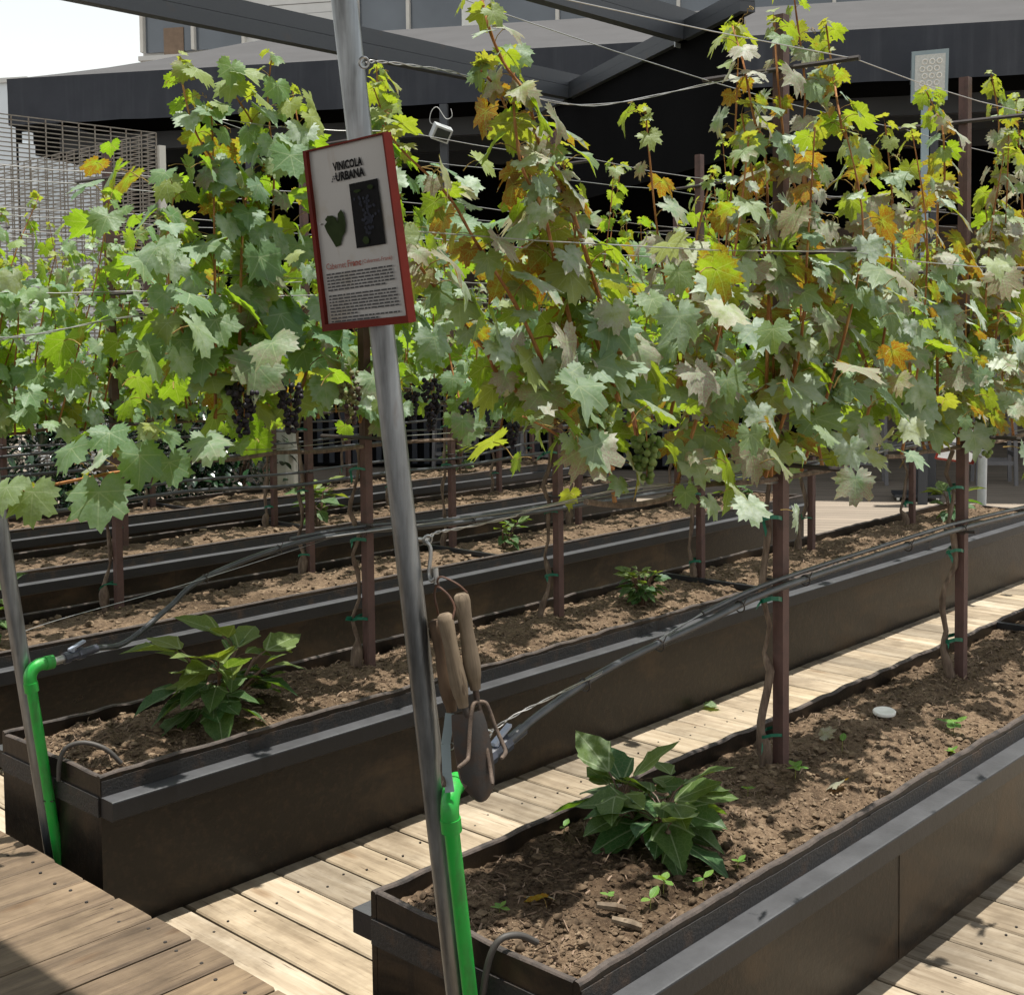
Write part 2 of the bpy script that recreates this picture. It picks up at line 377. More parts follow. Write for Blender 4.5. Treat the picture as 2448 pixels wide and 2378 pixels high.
M['leafA'] = leaf_mat('vine_leaf', (0.038,0.098,0.044), (0.092,0.178,0.092), (0.085,0.128,0.030), (0.34,0.62,0.012), angs=ANG)
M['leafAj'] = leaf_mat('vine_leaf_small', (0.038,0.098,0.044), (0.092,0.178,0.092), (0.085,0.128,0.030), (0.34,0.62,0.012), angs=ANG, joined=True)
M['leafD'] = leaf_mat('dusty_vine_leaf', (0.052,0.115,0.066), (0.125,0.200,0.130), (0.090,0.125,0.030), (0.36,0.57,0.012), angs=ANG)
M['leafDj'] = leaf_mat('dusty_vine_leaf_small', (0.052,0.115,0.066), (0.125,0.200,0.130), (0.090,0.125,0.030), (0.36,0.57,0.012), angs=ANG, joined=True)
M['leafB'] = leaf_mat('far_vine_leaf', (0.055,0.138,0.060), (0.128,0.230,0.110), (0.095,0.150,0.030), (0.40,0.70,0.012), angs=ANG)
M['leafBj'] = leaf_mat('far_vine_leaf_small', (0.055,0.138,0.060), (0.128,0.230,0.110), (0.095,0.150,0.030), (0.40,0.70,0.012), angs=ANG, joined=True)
M['petiole'] = bark_mat('petiole', (0.15,0.085,0.03), (0.25,0.16,0.05), (0.24,0.24,0.06), 40.0)
M['poin'] = leaf_mat('broad_plant_leaf', (0.014,0.055,0.014), (0.026,0.085,0.022), (0.07,0.115,0.04), (0.12,0.30,0.01), angs=(0.0,0.62,-0.62), dusty=(0.10,0.16,0.09), tw=0.30)
M['weed'] = leaf_mat('seedling_leaf', (0.07,0.185,0.025), (0.10,0.225,0.035), (0.09,0.20,0.04), (0.22,0.42,0.03), angs=(0.0,), tw=0.35)
M['shrub'] = simple('glossy_shrub_leaf', (0.016,0.045,0.018), 0.22, 0, 0.3, 3.0, 0.0, 0.7)
M['stemg'] = simple('plant_stem', (0.10,0.055,0.03), 0.6)
def grape_mat(name, a, b2):
    mt, t, b = mat(name); n = NT(t)
    r = rnd(n); f = n.noise(coords(n), 1.1, 3.0)
    c = n.ramp(n.math('ADD', n.math('MULTIPLY', r, 0.5), n.math('MULTIPLY', f, 0.5)), [(0.3,a),(0.7,b2)])
    n.l(c, b.inputs['Base Color']); b.inputs['Roughness'].default_value = 0.55; b.inputs['Specular IOR Level'].default_value = 0.3
    return mt
M['grape_dark'] = grape_mat('black_grape', (0.006,0.005,0.009), (0.022,0.017,0.027))
M['grape_green'] = grape_mat('green_grape', (0.085,0.135,0.03), (0.16,0.21,0.06))
M['grape_mix'] = grape_mat('ripening_grape', (0.05,0.02,0.03), (0.16,0.17,0.06))
M['red'] = simple('red_frame_paint', (0.135,0.016,0.010), 0.6, 0, 0.3, 9.0, 0.1, 0.12, (0.075,0.014,0.010), (0.5,0.8))
M['paper'] = simple('sign_paper', (0.40,0.395,0.39), 0.3, 0, 0.1, 9.0, 0.0, 0.5, (0.30,0.245,0.165), (0.56,0.80))
_t = M['paper'].node_tree; _n = NT(_t); _b = _t.nodes['Principled BSDF']
_s = _n.noise(_n.mapping(coords(_n), (30.0,30.0,3.5)), 1.0, 4.0, 0.6)
_c = _n.mix(_n.ramp(_s, [(0.58,(0,0,0)),(0.72,(0.55,0.55,0.55))]), _b.inputs['Base Color'].links[0].from_socket, (0.26,0.18,0.10)); _n.l(_c, _b.inputs['Base Color'])
M['ink'] = simple('black_ink', (0.012,0.012,0.013), 0.8, 0, 0.3, 120.0, 0, 0.1)
M['inkgrey'] = simple('grey_ink', (0.085,0.085,0.09), 0.7, 0, 0.3, 200.0, 0, 0.1)
M['inkred'] = simple('faded_red_ink', (0.30,0.07,0.05), 0.7, 0, 0.1, 60.0, 0, 0.1, (0.40,0.26,0.22), (0.5,0.75))
M['inkleaf'] = simple('printed_leaf_green', (0.030,0.048,0.016), 0.8, 0, 0.4, 60.0, 0, 0.1)
M['handle'] = wood('tool_handle_wood', ((0.075,0.055,0.038),(0.185,0.142,0.098),(0.30,0.24,0.17)), 2, 0.75, 0.2, 1.0)
M['handled'] = wood('dark_handle_wood', ((0.07,0.045,0.03),(0.14,0.09,0.055),(0.21,0.145,0.09)), 2, 0.7, 0.2, 0.6)
M['blade'] = simple('weathered_blade', (0.055,0.052,0.050), 0.5, 0.5, 0.4, 20.0, 0.1, 0.4, (0.085,0.05,0.033), (0.45,0.7))
M['rust'] = simple('rusty_steel', (0.13,0.095,0.072), 0.7, 0.3, 0.4, 60.0, 0.3, 0.4, (0.06,0.045,0.037), (0.4,0.7))
M['leather'] = simple('leather_thong', (0.085,0.035,0.018), 0.6, 0, 0.4, 60.0)
M['awning'] = simple('awning_fabric', (0.030,0.033,0.041), 0.8, 0, 0.25, 3.0, 0.15, 0.3, (0.038,0.041,0.050), (0.4,0.7))
_t = M['awning'].node_tree; _n = NT(_t); _b = _t.nodes['Principled BSDF']
_s = _n.noise(_n.mapping(coords(_n), (7.0,7.0,0.35)), 1.0, 4.0, 0.65)
_c = _n.mix(_n.ramp(_s, [(0.50,(0,0,0)),(0.76,(0.45,0.45,0.45))]), _b.inputs['Base Color'].links[0].from_socket, (0.070,0.074,0.084)); _n.l(_c, _b.inputs['Base Color'])
M['awntop'] = simple('awning_top_fabric', (0.058,0.057,0.058), 0.85, 0, 0.2, 2.0, 0.1, 0.25)
M['beam'] = simple('beam_paint', (0.042,0.046,0.053), 0.5, 0, 0.3, 5.0, 0.1, 0.4, (0.075,0.055,0.042), (0.6,0.85))
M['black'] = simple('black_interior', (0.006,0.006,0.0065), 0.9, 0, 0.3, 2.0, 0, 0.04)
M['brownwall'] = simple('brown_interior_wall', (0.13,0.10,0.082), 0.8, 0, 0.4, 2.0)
M['grille'] = simple('grille_steel', (0.22,0.195,0.165), 0.6, 0.2, 0.4, 12.0, 0, 0.4, (0.12,0.085,0.06), (0.5,0.75))
M['whitewall'] = simple('pale_wall', (0.66,0.70,0.73), 0.7, 0, 0.08, 1.5)
M['facade'] = simple('facade_render', (0.58,0.57,0.54), 0.8, 0, 0.12, 2.5)
M['mull'] = simple('mullion_paint', (0.62,0.59,0.53), 0.6, 0, 0.15, 5.0)
M['clad'] = simple('pale_cladding', (0.62,0.61,0.58), 0.6, 0, 0.1, 3.0)
M['glass'] = glass_mat()
M['box'] = simple('cardboard', (0.22,0.15,0.10), 0.8)
M['stool'] = simple('grey_stool_paint', (0.15,0.145,0.15), 0.55, 0, 0.2, 6.0)
M['lamp'] = simple('lamp_housing', (0.26,0.33,0.36), 0.45, 0.2, 0.15, 8.0)
M['lampglass'] = simple('lamp_glass', (0.55,0.57,0.55), 0.15, 0.0, 0.25, 60.0, 0.0, 0.8)
M['lampblack'] = simple('black_lamp_glass', (0.03,0.03,0.035), 0.12, 0.0, 0.25, 20.0, 0.0, 0.8)
M['barrel'] = simple('grey_bin_plastic', (0.42,0.42,0.40), 0.55, 0, 0.2, 6.0)
M['cloth_red'] = simple('red_cloth', (0.45,0.015,0.03), 0.7)
M['plate'] = simple('white_plastic', (0.72,0.71,0.66), 0.45, 0, 0.15, 30.0)
M['patio'] = patio_mat()
M['ground'] = simple('ground_earth', (0.10,0.09,0.08), 0.95, 0, 0.3, 0.6)

# ------------------------------------------------------------------ ground, decks
R = random.Random(5)
g = MB(); g.add([(-60,-60,-0.35),(90,-60,-0.35),(90,90,-0.35),(-60,90,-0.35)], [(0,1,2,3)])
tag(g.build('ground', M['ground']), kind='structure')

def plank_mesh(w_, l_, t_, along, mt, seed):
    """bevelled board with gently uneven top, long axis X or Y, centred"""
    rr = random.Random(seed); b = 0.004; h = w_/2
    prof = [(-h,-t_),(-h,-b),(-h+b,0),(-h*0.33,0.0008),(h*0.33,0.0006),(h-b,0),(h,-b),(h,-t_)]
    k = 6; vs = []; fs = []; n = len(prof)
    for i in range(k+1):
        a = -l_/2 + l_*i/k; wob = rr.uniform(-0.0012,0.0012); zz = rr.uniform(-0.0012,0.0012)
        for (p, z) in prof:
            q = p + wob
            vs.append((q, a, z+zz) if along == 1 else (a, -q, z+zz))
    for i in range(k):
        for j in range(n):
            fs.append((i*n+j, i*n+(j+1)%n, (i+1)*n+(j+1)%n, (i+1)*n+j))
    fs += [tuple(range(n))[::-1], tuple(k*n+j for j in range(n))]
    fs = [f[::-1] for f in fs]
    me = bpy.data.meshes.new('plank'); me.from_pydata(vs, [], fs); me.materials.append(mt); me.update(); return me

deck = tag(link('deck', None), kind='structure')
PW = 0.1445
meshes = {}
for seg, (ya, yb) in enumerate(((-1.2, 3.16), (3.165, 8.6))):
    ms = [plank_mesh(0.1385 - 0.002*(k % 3), yb-ya-0.006, 0.028, 1, M['deck'], 10*seg+k) for k in range(4)]
    for i in range(45):
        x = 1.575 + PW*i
        o = link('plank', ms[i % 4], deck, (x, (ya+yb)/2 + R.uniform(-0.002,0.002), R.uniform(-0.0025,0.0)))
        o.rotation_euler = (0, R.uniform(-0.006,0.006), R.uniform(-0.0006,0.0006))
scd = MB().tube([(0,0,-0.004),(0,0,0.0008)], 0.0036, 6).mesh('screw', M['dark'])
for o in [c_ for c_ in deck.children if c_.name.startswith('plank')]:
    if o.location.y < 2 and o.location.x < 4.6:
        for yy in (2.70, 1.20):
            for dx in (-0.04, 0.04): link('screw', scd, o, (o.location.x + dx + R.uniform(-.01,.01), yy + R.uniform(-.03,.03), 0.0008))
jb = MB()
for yy in (0.2, 1.6, 2.4, 3.16, 4.0, 5.4, 7.0): jb.box(1.5, 8.05, yy-0.04, yy+0.04, -0.12, -0.034)
jb.build('joists', M['dark'], deck)

plat = tag(link('platform', None), kind='structure')
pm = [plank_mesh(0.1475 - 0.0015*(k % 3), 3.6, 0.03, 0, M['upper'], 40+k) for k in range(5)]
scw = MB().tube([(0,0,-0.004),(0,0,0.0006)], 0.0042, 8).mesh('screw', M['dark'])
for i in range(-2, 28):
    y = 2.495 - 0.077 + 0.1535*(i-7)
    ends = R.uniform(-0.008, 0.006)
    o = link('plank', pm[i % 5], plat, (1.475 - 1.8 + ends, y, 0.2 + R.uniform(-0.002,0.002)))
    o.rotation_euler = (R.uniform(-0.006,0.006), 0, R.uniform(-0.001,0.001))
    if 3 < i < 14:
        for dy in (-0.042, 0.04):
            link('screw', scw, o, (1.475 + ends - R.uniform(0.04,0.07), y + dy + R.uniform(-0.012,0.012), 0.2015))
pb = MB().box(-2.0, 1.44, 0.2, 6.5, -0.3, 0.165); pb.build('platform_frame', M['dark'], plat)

pt = MB(); pt.add([(-14,-6,0),(16,-6,0),(16,9,0),(-14,9,0)], [(0,1,2,3)])
po = pt.build('patio_floor', M['patio']); tag(po, kind='structure')
po.location = NB*11.5 + Vector((0,0,-0.034)); po.rotation_euler = (0,0, math.atan2(TB.y, TB.x))

# ------------------------------------------------------------------ planters
def ico():
    t = (1+5**.5)/2
    v = [Vector(p).normalized() for p in [(-1,t,0),(1,t,0),(-1,-t,0),(1,-t,0),(0,-1,t),(0,1,t),(0,-1,-t),(0,1,-t),(t,0,-1),(t,0,1),(-t,0,-1),(-t,0,1)]]
    f = [(0,11,5),(0,5,1),(0,1,7),(0,7,10),(0,10,11),(1,5,9),(5,11,4),(11,10,2),(10,7,6),(7,1,8),(3,9,4),(3,4,2),(3,2,6),(3,6,8),(3,8,9),(4,9,5),(2,4,11),(6,2,10),(8,6,7),(9,8,1)]
    base = ([tuple(p) for p in v], list(f))
    mid = {}
    def m_(a, b):
        k = (min(a,b), max(a,b))
        if k not in mid: v.append(((v[a]+v[b])/2).normalized()); mid[k] = len(v)-1
        return mid[k]
    f2 = []
    for a, b, c in f:
        x, y, z = m_(a,b), m_(b,c), m_(c,a); f2 += [(a,x,z),(b,y,x),(c,z,y),(x,y,z)]
    return [tuple(p) for p in v], f2, base
GV, GF, (GV0, GF0) = ico()
ROWS = [dict(y=1.335, post=1.67, x0=1.585, x1=8.3), dict(y=2.875, post=3.215, x0=1.56, x1=7.72), dict(y=4.29, post=4.72, x0=1.575, x1=7.46),
        dict(y=5.72, post=6.10, x0=1.575, x1=7.5), dict(y=7.025, post=7.40, x0=1.575, x1=8.4)]
WID, ZR, ZL = 0.535, 0.412, 0.357
def soil_h(x, y, k):
    v = Vector((x*1.0, y*1.0, k*7.3))
    h = 0.016*noise.noise(v*3.0) + 0.013*noise.noise(v*9.0) + 0.014*noise.noise(v*22.0) + 0.009*noise.noise(v*50.0)
    return h
def soil_z(x, y, k):
    r = ROWS[k]; e = min(y - r['y'], r['y']+WID-y, x - r['x0'])
    return 0.372 + 0.022*min(1, max(0, e)/0.16) + soil_h(x, y, k)
planter_labels = ['dark steel planter nearest the camera, in front with the garden tools at its end',
    'dark steel planter second from the camera, with the broad-leaved plant at its left end',
    'dark steel planter third from the camera, its right end showing before the patio',
    'dark steel planter fourth from the camera, behind the third planter',
    'farthest dark steel planter, in front of the hedge and grey bin']
PL = []
for k, r in enumerate(ROWS):
    P = thing('planter', planter_labels[k], 'planter', (r['x0'], r['y'], 0), 'long steel planters in parallel rows'); PL.append(P)
    near = k < 2; th = 0.015
    x0, x1, y0, y1 = r['x0'], r['x1'], r['y'], r['y']+WID
    def long_wall(ya, yb, nm):
        mb = MB(); st = 0.028 if near else 0.15; n = int((x1-x0)/st); vs = []; fs = []
        for i in range(n+1):
            x = x0 + (x1-x0)*i/n
            z1 = ZR + (0.006*noise.noise(Vector((x*2.2, ya*5, k))) + 0.0055*noise.noise(Vector((x*13, ya*5, k+9)))) * (1.0 if near else 0.6)
            dy = 0.003*noise.noise(Vector((x*1.5, ya*3, k+4)))
            b = 0.002*noise.noise(Vector((x*20, ya, k+2)))
            vs += [(x,ya,0),(x,ya+dy,z1-0.004+b),(x,ya+0.003+dy,z1+b*0.5),(x,yb-0.003+dy,z1+0.001),(x,yb+dy,z1-0.004),(x,yb,0)]
        for i in range(n):
            for j in range(5):
                fs.append((i*6+j, (i+1)*6+j, (i+1)*6+j+1, i*6+j+1))
        fs += [(0,1,2,3,4,5), tuple(n*6+j for j in (5,4,3,2,1,0))]
        mb.add(vs, fs)
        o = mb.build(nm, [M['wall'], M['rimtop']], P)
        me = o.data
        o.location = -P.location
        return o
    def rim_split(o):
        for p in o.data.polygons:
            pass
    o = long_wall(y0, y0+th, 'front_wall'); o2 = long_wall(y1-th, y1, 'back_wall')
    for ww in (o, o2):     # the rim top takes the paler tone with its lit look painted in: rows 1..3 of the profile
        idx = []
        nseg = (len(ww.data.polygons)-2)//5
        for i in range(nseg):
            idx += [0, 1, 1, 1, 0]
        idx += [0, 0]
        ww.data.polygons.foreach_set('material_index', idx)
    # rim face strips (5.5 cm above the ledge bars)
    for s, yy in ((-1, y0), (1, y1)):
        mb = MB(); st = 0.06 if near else 0.3; n = int((x1-x0-0.004)/st); ya, yb = (yy-0.003, yy-0.0006) if s < 0 else (yy+0.0006, yy+0.003)
        for i in range(n):
            xa = x0+0.002 + (x1-x0-0.004)*i/n; xb = x0+0.002 + (x1-x0-0.004)*(i+1)/n
            zt = ZR - 0.016 + 0.004*noise.noise(Vector((xa*9, yy, k)))
            mb.box(xa, xb, ya, yb, ZL+0.001, zt)
        mb.build('rim_face', M['rim'], P, origin=None).location = -P.location
    for s in (-1, 1):
        ya, yb = (y0-0.058, y0-0.0005) if s < 0 else (y1+0.0005, y1+0.058)
        mb = MB(); b = 0.004
        prof = [(ya+b,ZL-0.05),(yb,ZL-0.05),(yb,ZL),(ya+b,ZL),(ya+b*0.3,ZL-b*0.3),(ya,ZL-b),(ya,ZL-0.05+b)]
        n = 24; vs = []; fs = []; q = len(prof)
        for i in range(n+1):
            x = x0 + (x1-x0)*i/n; dz = 0.0015*noise.noise(Vector((x*1.3, ya, k)))
            vs += [(x, yv, zv+dz) for yv, zv in prof]
        for i in range(n):
            for j in range(q): fs.append((i*q+j, i*q+(j+1)%q, (i+1)*q+(j+1)%q, (i+1)*q+j))
        fs += [tuple(range(q))[::-1], tuple(n*q+j for j in range(q))]
        if True: fs = [f[::-1] for f in fs]
        mb.add(vs, fs)
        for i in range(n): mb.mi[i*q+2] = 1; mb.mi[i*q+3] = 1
        o = mb.build('ledge_bar', [M['ledge'], M['ledgetop']], P); o.location = -P.location
    for xx, sg in ((x0, 1), (x1, -1)):
        mb = MB(); xa, xb = (xx, xx+th) if sg > 0 else (xx-th, xx)
        n = 12; ys = [y0+th+0.0005 + (WID-2*th-0.001)*i/n for i in range(n+1)]
        vs = []; fs = []
        for i, y in enumerate(ys):
            z = ZR + 0.006*noise.noise(Vector((xx*3, y*9, k))) - (0.004 if near else 0)
            vs += [(xa,y,0),(xa,y,z-0.003),(xa+0.003,y,z),(xb-0.003,y,z),(xb,y,z-0.003),(xb,y,0)]
        for i in range(n):
            for j in range(5): fs.append((i*6+j, i*6+j+1, (i+1)*6+j+1, (i+1)*6+j))
        mb.add(vs, fs)
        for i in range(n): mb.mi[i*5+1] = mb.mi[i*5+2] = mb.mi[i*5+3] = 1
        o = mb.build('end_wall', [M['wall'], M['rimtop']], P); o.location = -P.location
        mb = MB(); xo = xx - 0.006*sg
        mb.box(min(xo,xx-0.0006*sg), max(xo,xx-0.0006*sg), y0+0.004, y1-0.004, ZL-0.052, ZL-0.002)
        o = mb.build('end_strip', M['rim'], P); o.location = -P.location
    xs = x0 + 1.18; i = 0
    while xs < x1 - 0.3 and k < 1:
        for dx in (0,):
            mb = MB(); mb.box(xs+dx, xs+dx+0.003, y0-0.0016, y0-0.0006, 0.006, ZL-0.052)
            o = mb.build('weld_seam', M['wall'], P); o.location = -P.location
        xs += 1.22
    # cross brace over the soil
    mb = MB(); bx = 4.64 if k < 2 else 4.5
    mb.box(bx-0.011, bx+0.011, y0+0.016, y1-0.016, ZR-0.022, ZR-0.001)
    o = mb.build('cross_brace', M['ledge'], P); o.location = -P.location
    # soil
    st = 0.0135 if near else 0.045
    nx = int((x1-x0-2*th)/st); ny = int((WID-2*th)/st); mb = MB(); vs = []; fs = []
    for i in range(nx+1):
        for j in range(ny+1):
            x = x0+th + (x1-x0-2*th)*i/nx; y = y0+th + (WID-2*th)*j/ny
            vs.append((x, y, soil_z(x, y, k)))
    for i in range(nx):
        for j in range(ny):
            a = i*(ny+1)+j; fs.append((a, a+ny+1, a+ny+2, a+1))
    mb.add(vs, fs); o = mb.build('soil', M['soil'], P, smooth=True); o.location = -P.location; o['kind'] = 'stuff'
    # crumbs, chips and twigs lying on it
    mb = MB(); rr = random.Random(60+k)
    for q in range((13000, 9000, 2200, 1500, 1200)[k]):
        t = rr.random()
        x = x0+0.03 + (x1-x0-0.06)*(t**1.6 if near else t); y = y0+0.03 + (WID-0.06)*rr.random(); z = soil_z(x, y, k)
        s = rr.choice((0.0015,0.002,0.002,0.0025,0.003,0.003,0.004,0.005,0.006,0.010 if rr.random() < .4 else 0.003)) * (1 if near else 1.8)
        ax_, ay_, az_ = rr.uniform(.7,1.5), rr.uniform(.7,1.4), rr.uniform(.45,.9)
        mb.add([(x+v_[0]*s*ax_*rr.uniform(.8,1.2), y+v_[1]*s*ay_*rr.uniform(.8,1.2), z+s*.25+v_[2]*s*az_*rr.uniform(.8,1.2)) for v_ in GV0], GF0)
    o = mb.build('soil_crumbs', M['crumb'], P, True); o.location = -P.location; o['kind'] = 'stuff'
    if near:
        mb = MB()
        for q in range(1100):
            x = x0+0.05 + (x1-x0-0.1)*rr.random()**1.6; y = y0+0.04 + (WID-0.08)*rr.random(); z = soil_z(x, y, k)+0.004
            an = rr.uniform(0, PI); l = rr.uniform(0.008,0.035); wv = rr.uniform(0.0007,0.0022)
            d = Vector((math.cos(an), math.sin(an), rr.uniform(-.25,.35))); p0 = Vector((x,y,z))
            mid = d*l*0.5 + Vector((rr.uniform(-.2,.2), rr.uniform(-.2,.2), rr.uniform(0,.25)))*l
            mb.tube([p0, p0+mid, p0+d*l], [wv, wv, wv*0.6], 3)
        o = mb.build('straw_bits', M['box'], P); o.location = -P.location; o['kind'] = 'stuff'

# ------------------------------------------------------------------ leaf meshes
def lerp_keys(keys, a):
    for (a0, r0), (a1, r1) in zip(keys, keys[1:]):
        if a <= a1:
            t = (a-a0)/(a1-a0); t = t*t*(3-2*t); return r0 + (r1-r0)*t
    return keys[-1][1]
def vine_leaf(name, mt, seed, deep, pet=True, N=44):
    rr = random.Random(seed)
    keys = [(0,1.0),(0.20,0.86),(0.43,0.84-0.34*deep),(0.62,0.82),(0.80,0.93),(1.0,0.80),(1.22,0.78-0.34*deep),(1.42,0.70),(1.62,0.76),(1.95,0.66),(2.35,0.62),(2.75,0.5),(3.0,0.22),(PI,0.05)]
    js = {}
    def rad(a):
        s = 1 if a >= 0 else -1
        r = lerp_keys(keys, abs(a))
        return r * (1 + (0.06*deep+0.035)*js.setdefault(round(a*9), rr.uniform(-1,1)))
    out = []
    for i in range(N):
        a = -PI + 2*PI*(i+0.5)/N
        r = rad(a)*(1.075 if i % 2 else 0.905)
        out.append((r*math.sin(a), r*math.cos(a)))
    ca, cf, cd_, rp = rr.uniform(-0.05,0.34), rr.uniform(-0.14,0.30), rr.uniform(0.0,0.42), rr.uniform(0.06,0.18)
    ph = rr.uniform(0, 6.28); tw = rr.uniform(-0.18,0.18)
    def z(x, y):
        r2 = x*x+y*y; a = math.atan2(x, y)
        return -ca*x*x + cf*abs(x)*0.8 - cd_*max(0,y)**2*0.8 - 0.25*max(0,-y)**2 + rp*r2*math.sin(3.2*a+ph) + tw*x*y
    vs = [(0,0,0)]; fs = []
    ins = out[::2]; ni = len(ins)
    for (x, y) in ins:
        q = 0.52; vs.append((x*q, y*q, z(x*q, y*q) + rr.uniform(-.012,.012)))
    for (x, y) in out: vs.append((x, y, z(x, y) + rr.uniform(-.02,.02)))
    for i in range(ni):
        j = (i+1) % ni; a, b = 1+i, 1+j; o0 = 1+ni+2*i; o1 = o0+1; o2 = 1+ni+(2*i+2) % N
        fs += [(0,a,b),(a,o0,o1),(a,o1,b),(b,o1,o2)]
    fs = [f[::-1] for f in fs]
    mb = MB(); mb.add(vs, fs)
    if pet:
        mb.tube([(0,0.02,-0.01),(0,-0.14,-0.14),(0,-0.26,-0.42),(0,-0.28,-0.75)], [0.016,0.017,0.018,0.024], 4, 1, False)
    return mb.mesh(name, [mt, M['petiole']], True)
PETV = Vector((0,-0.28,-0.75))
LEAF = {'deep': [vine_leaf('leaf', M['leafD'], 100+i, 0.42+0.42*random.Random(i).random()) for i in range(12)],
        'round': [vine_leaf('leaf', M['leafA'], 200+i, 0.22+0.25*random.Random(i).random()) for i in range(9)],
        'far': [vine_leaf('leaf', M['leafB'], 300+i, 0.45+0.3*random.Random(i).random(), True, 28) for i in range(7)]}

def orient(phi, droop, roll):
    """leaf frame: +Y to the tip, +Z upper side"""
    c, s = math.cos(phi), math.sin(phi); cd2, sd = math.cos(droop), math.sin(droop)
    y = Vector((c*cd2, s*cd2, -sd)); z = Vector((c*sd, s*sd, cd2)); x = y.cross(z)
    m3 = Matrix((x, y, z)).transposed()
    return m3 @ Matrix.Rotation(roll, 3, 'Y')

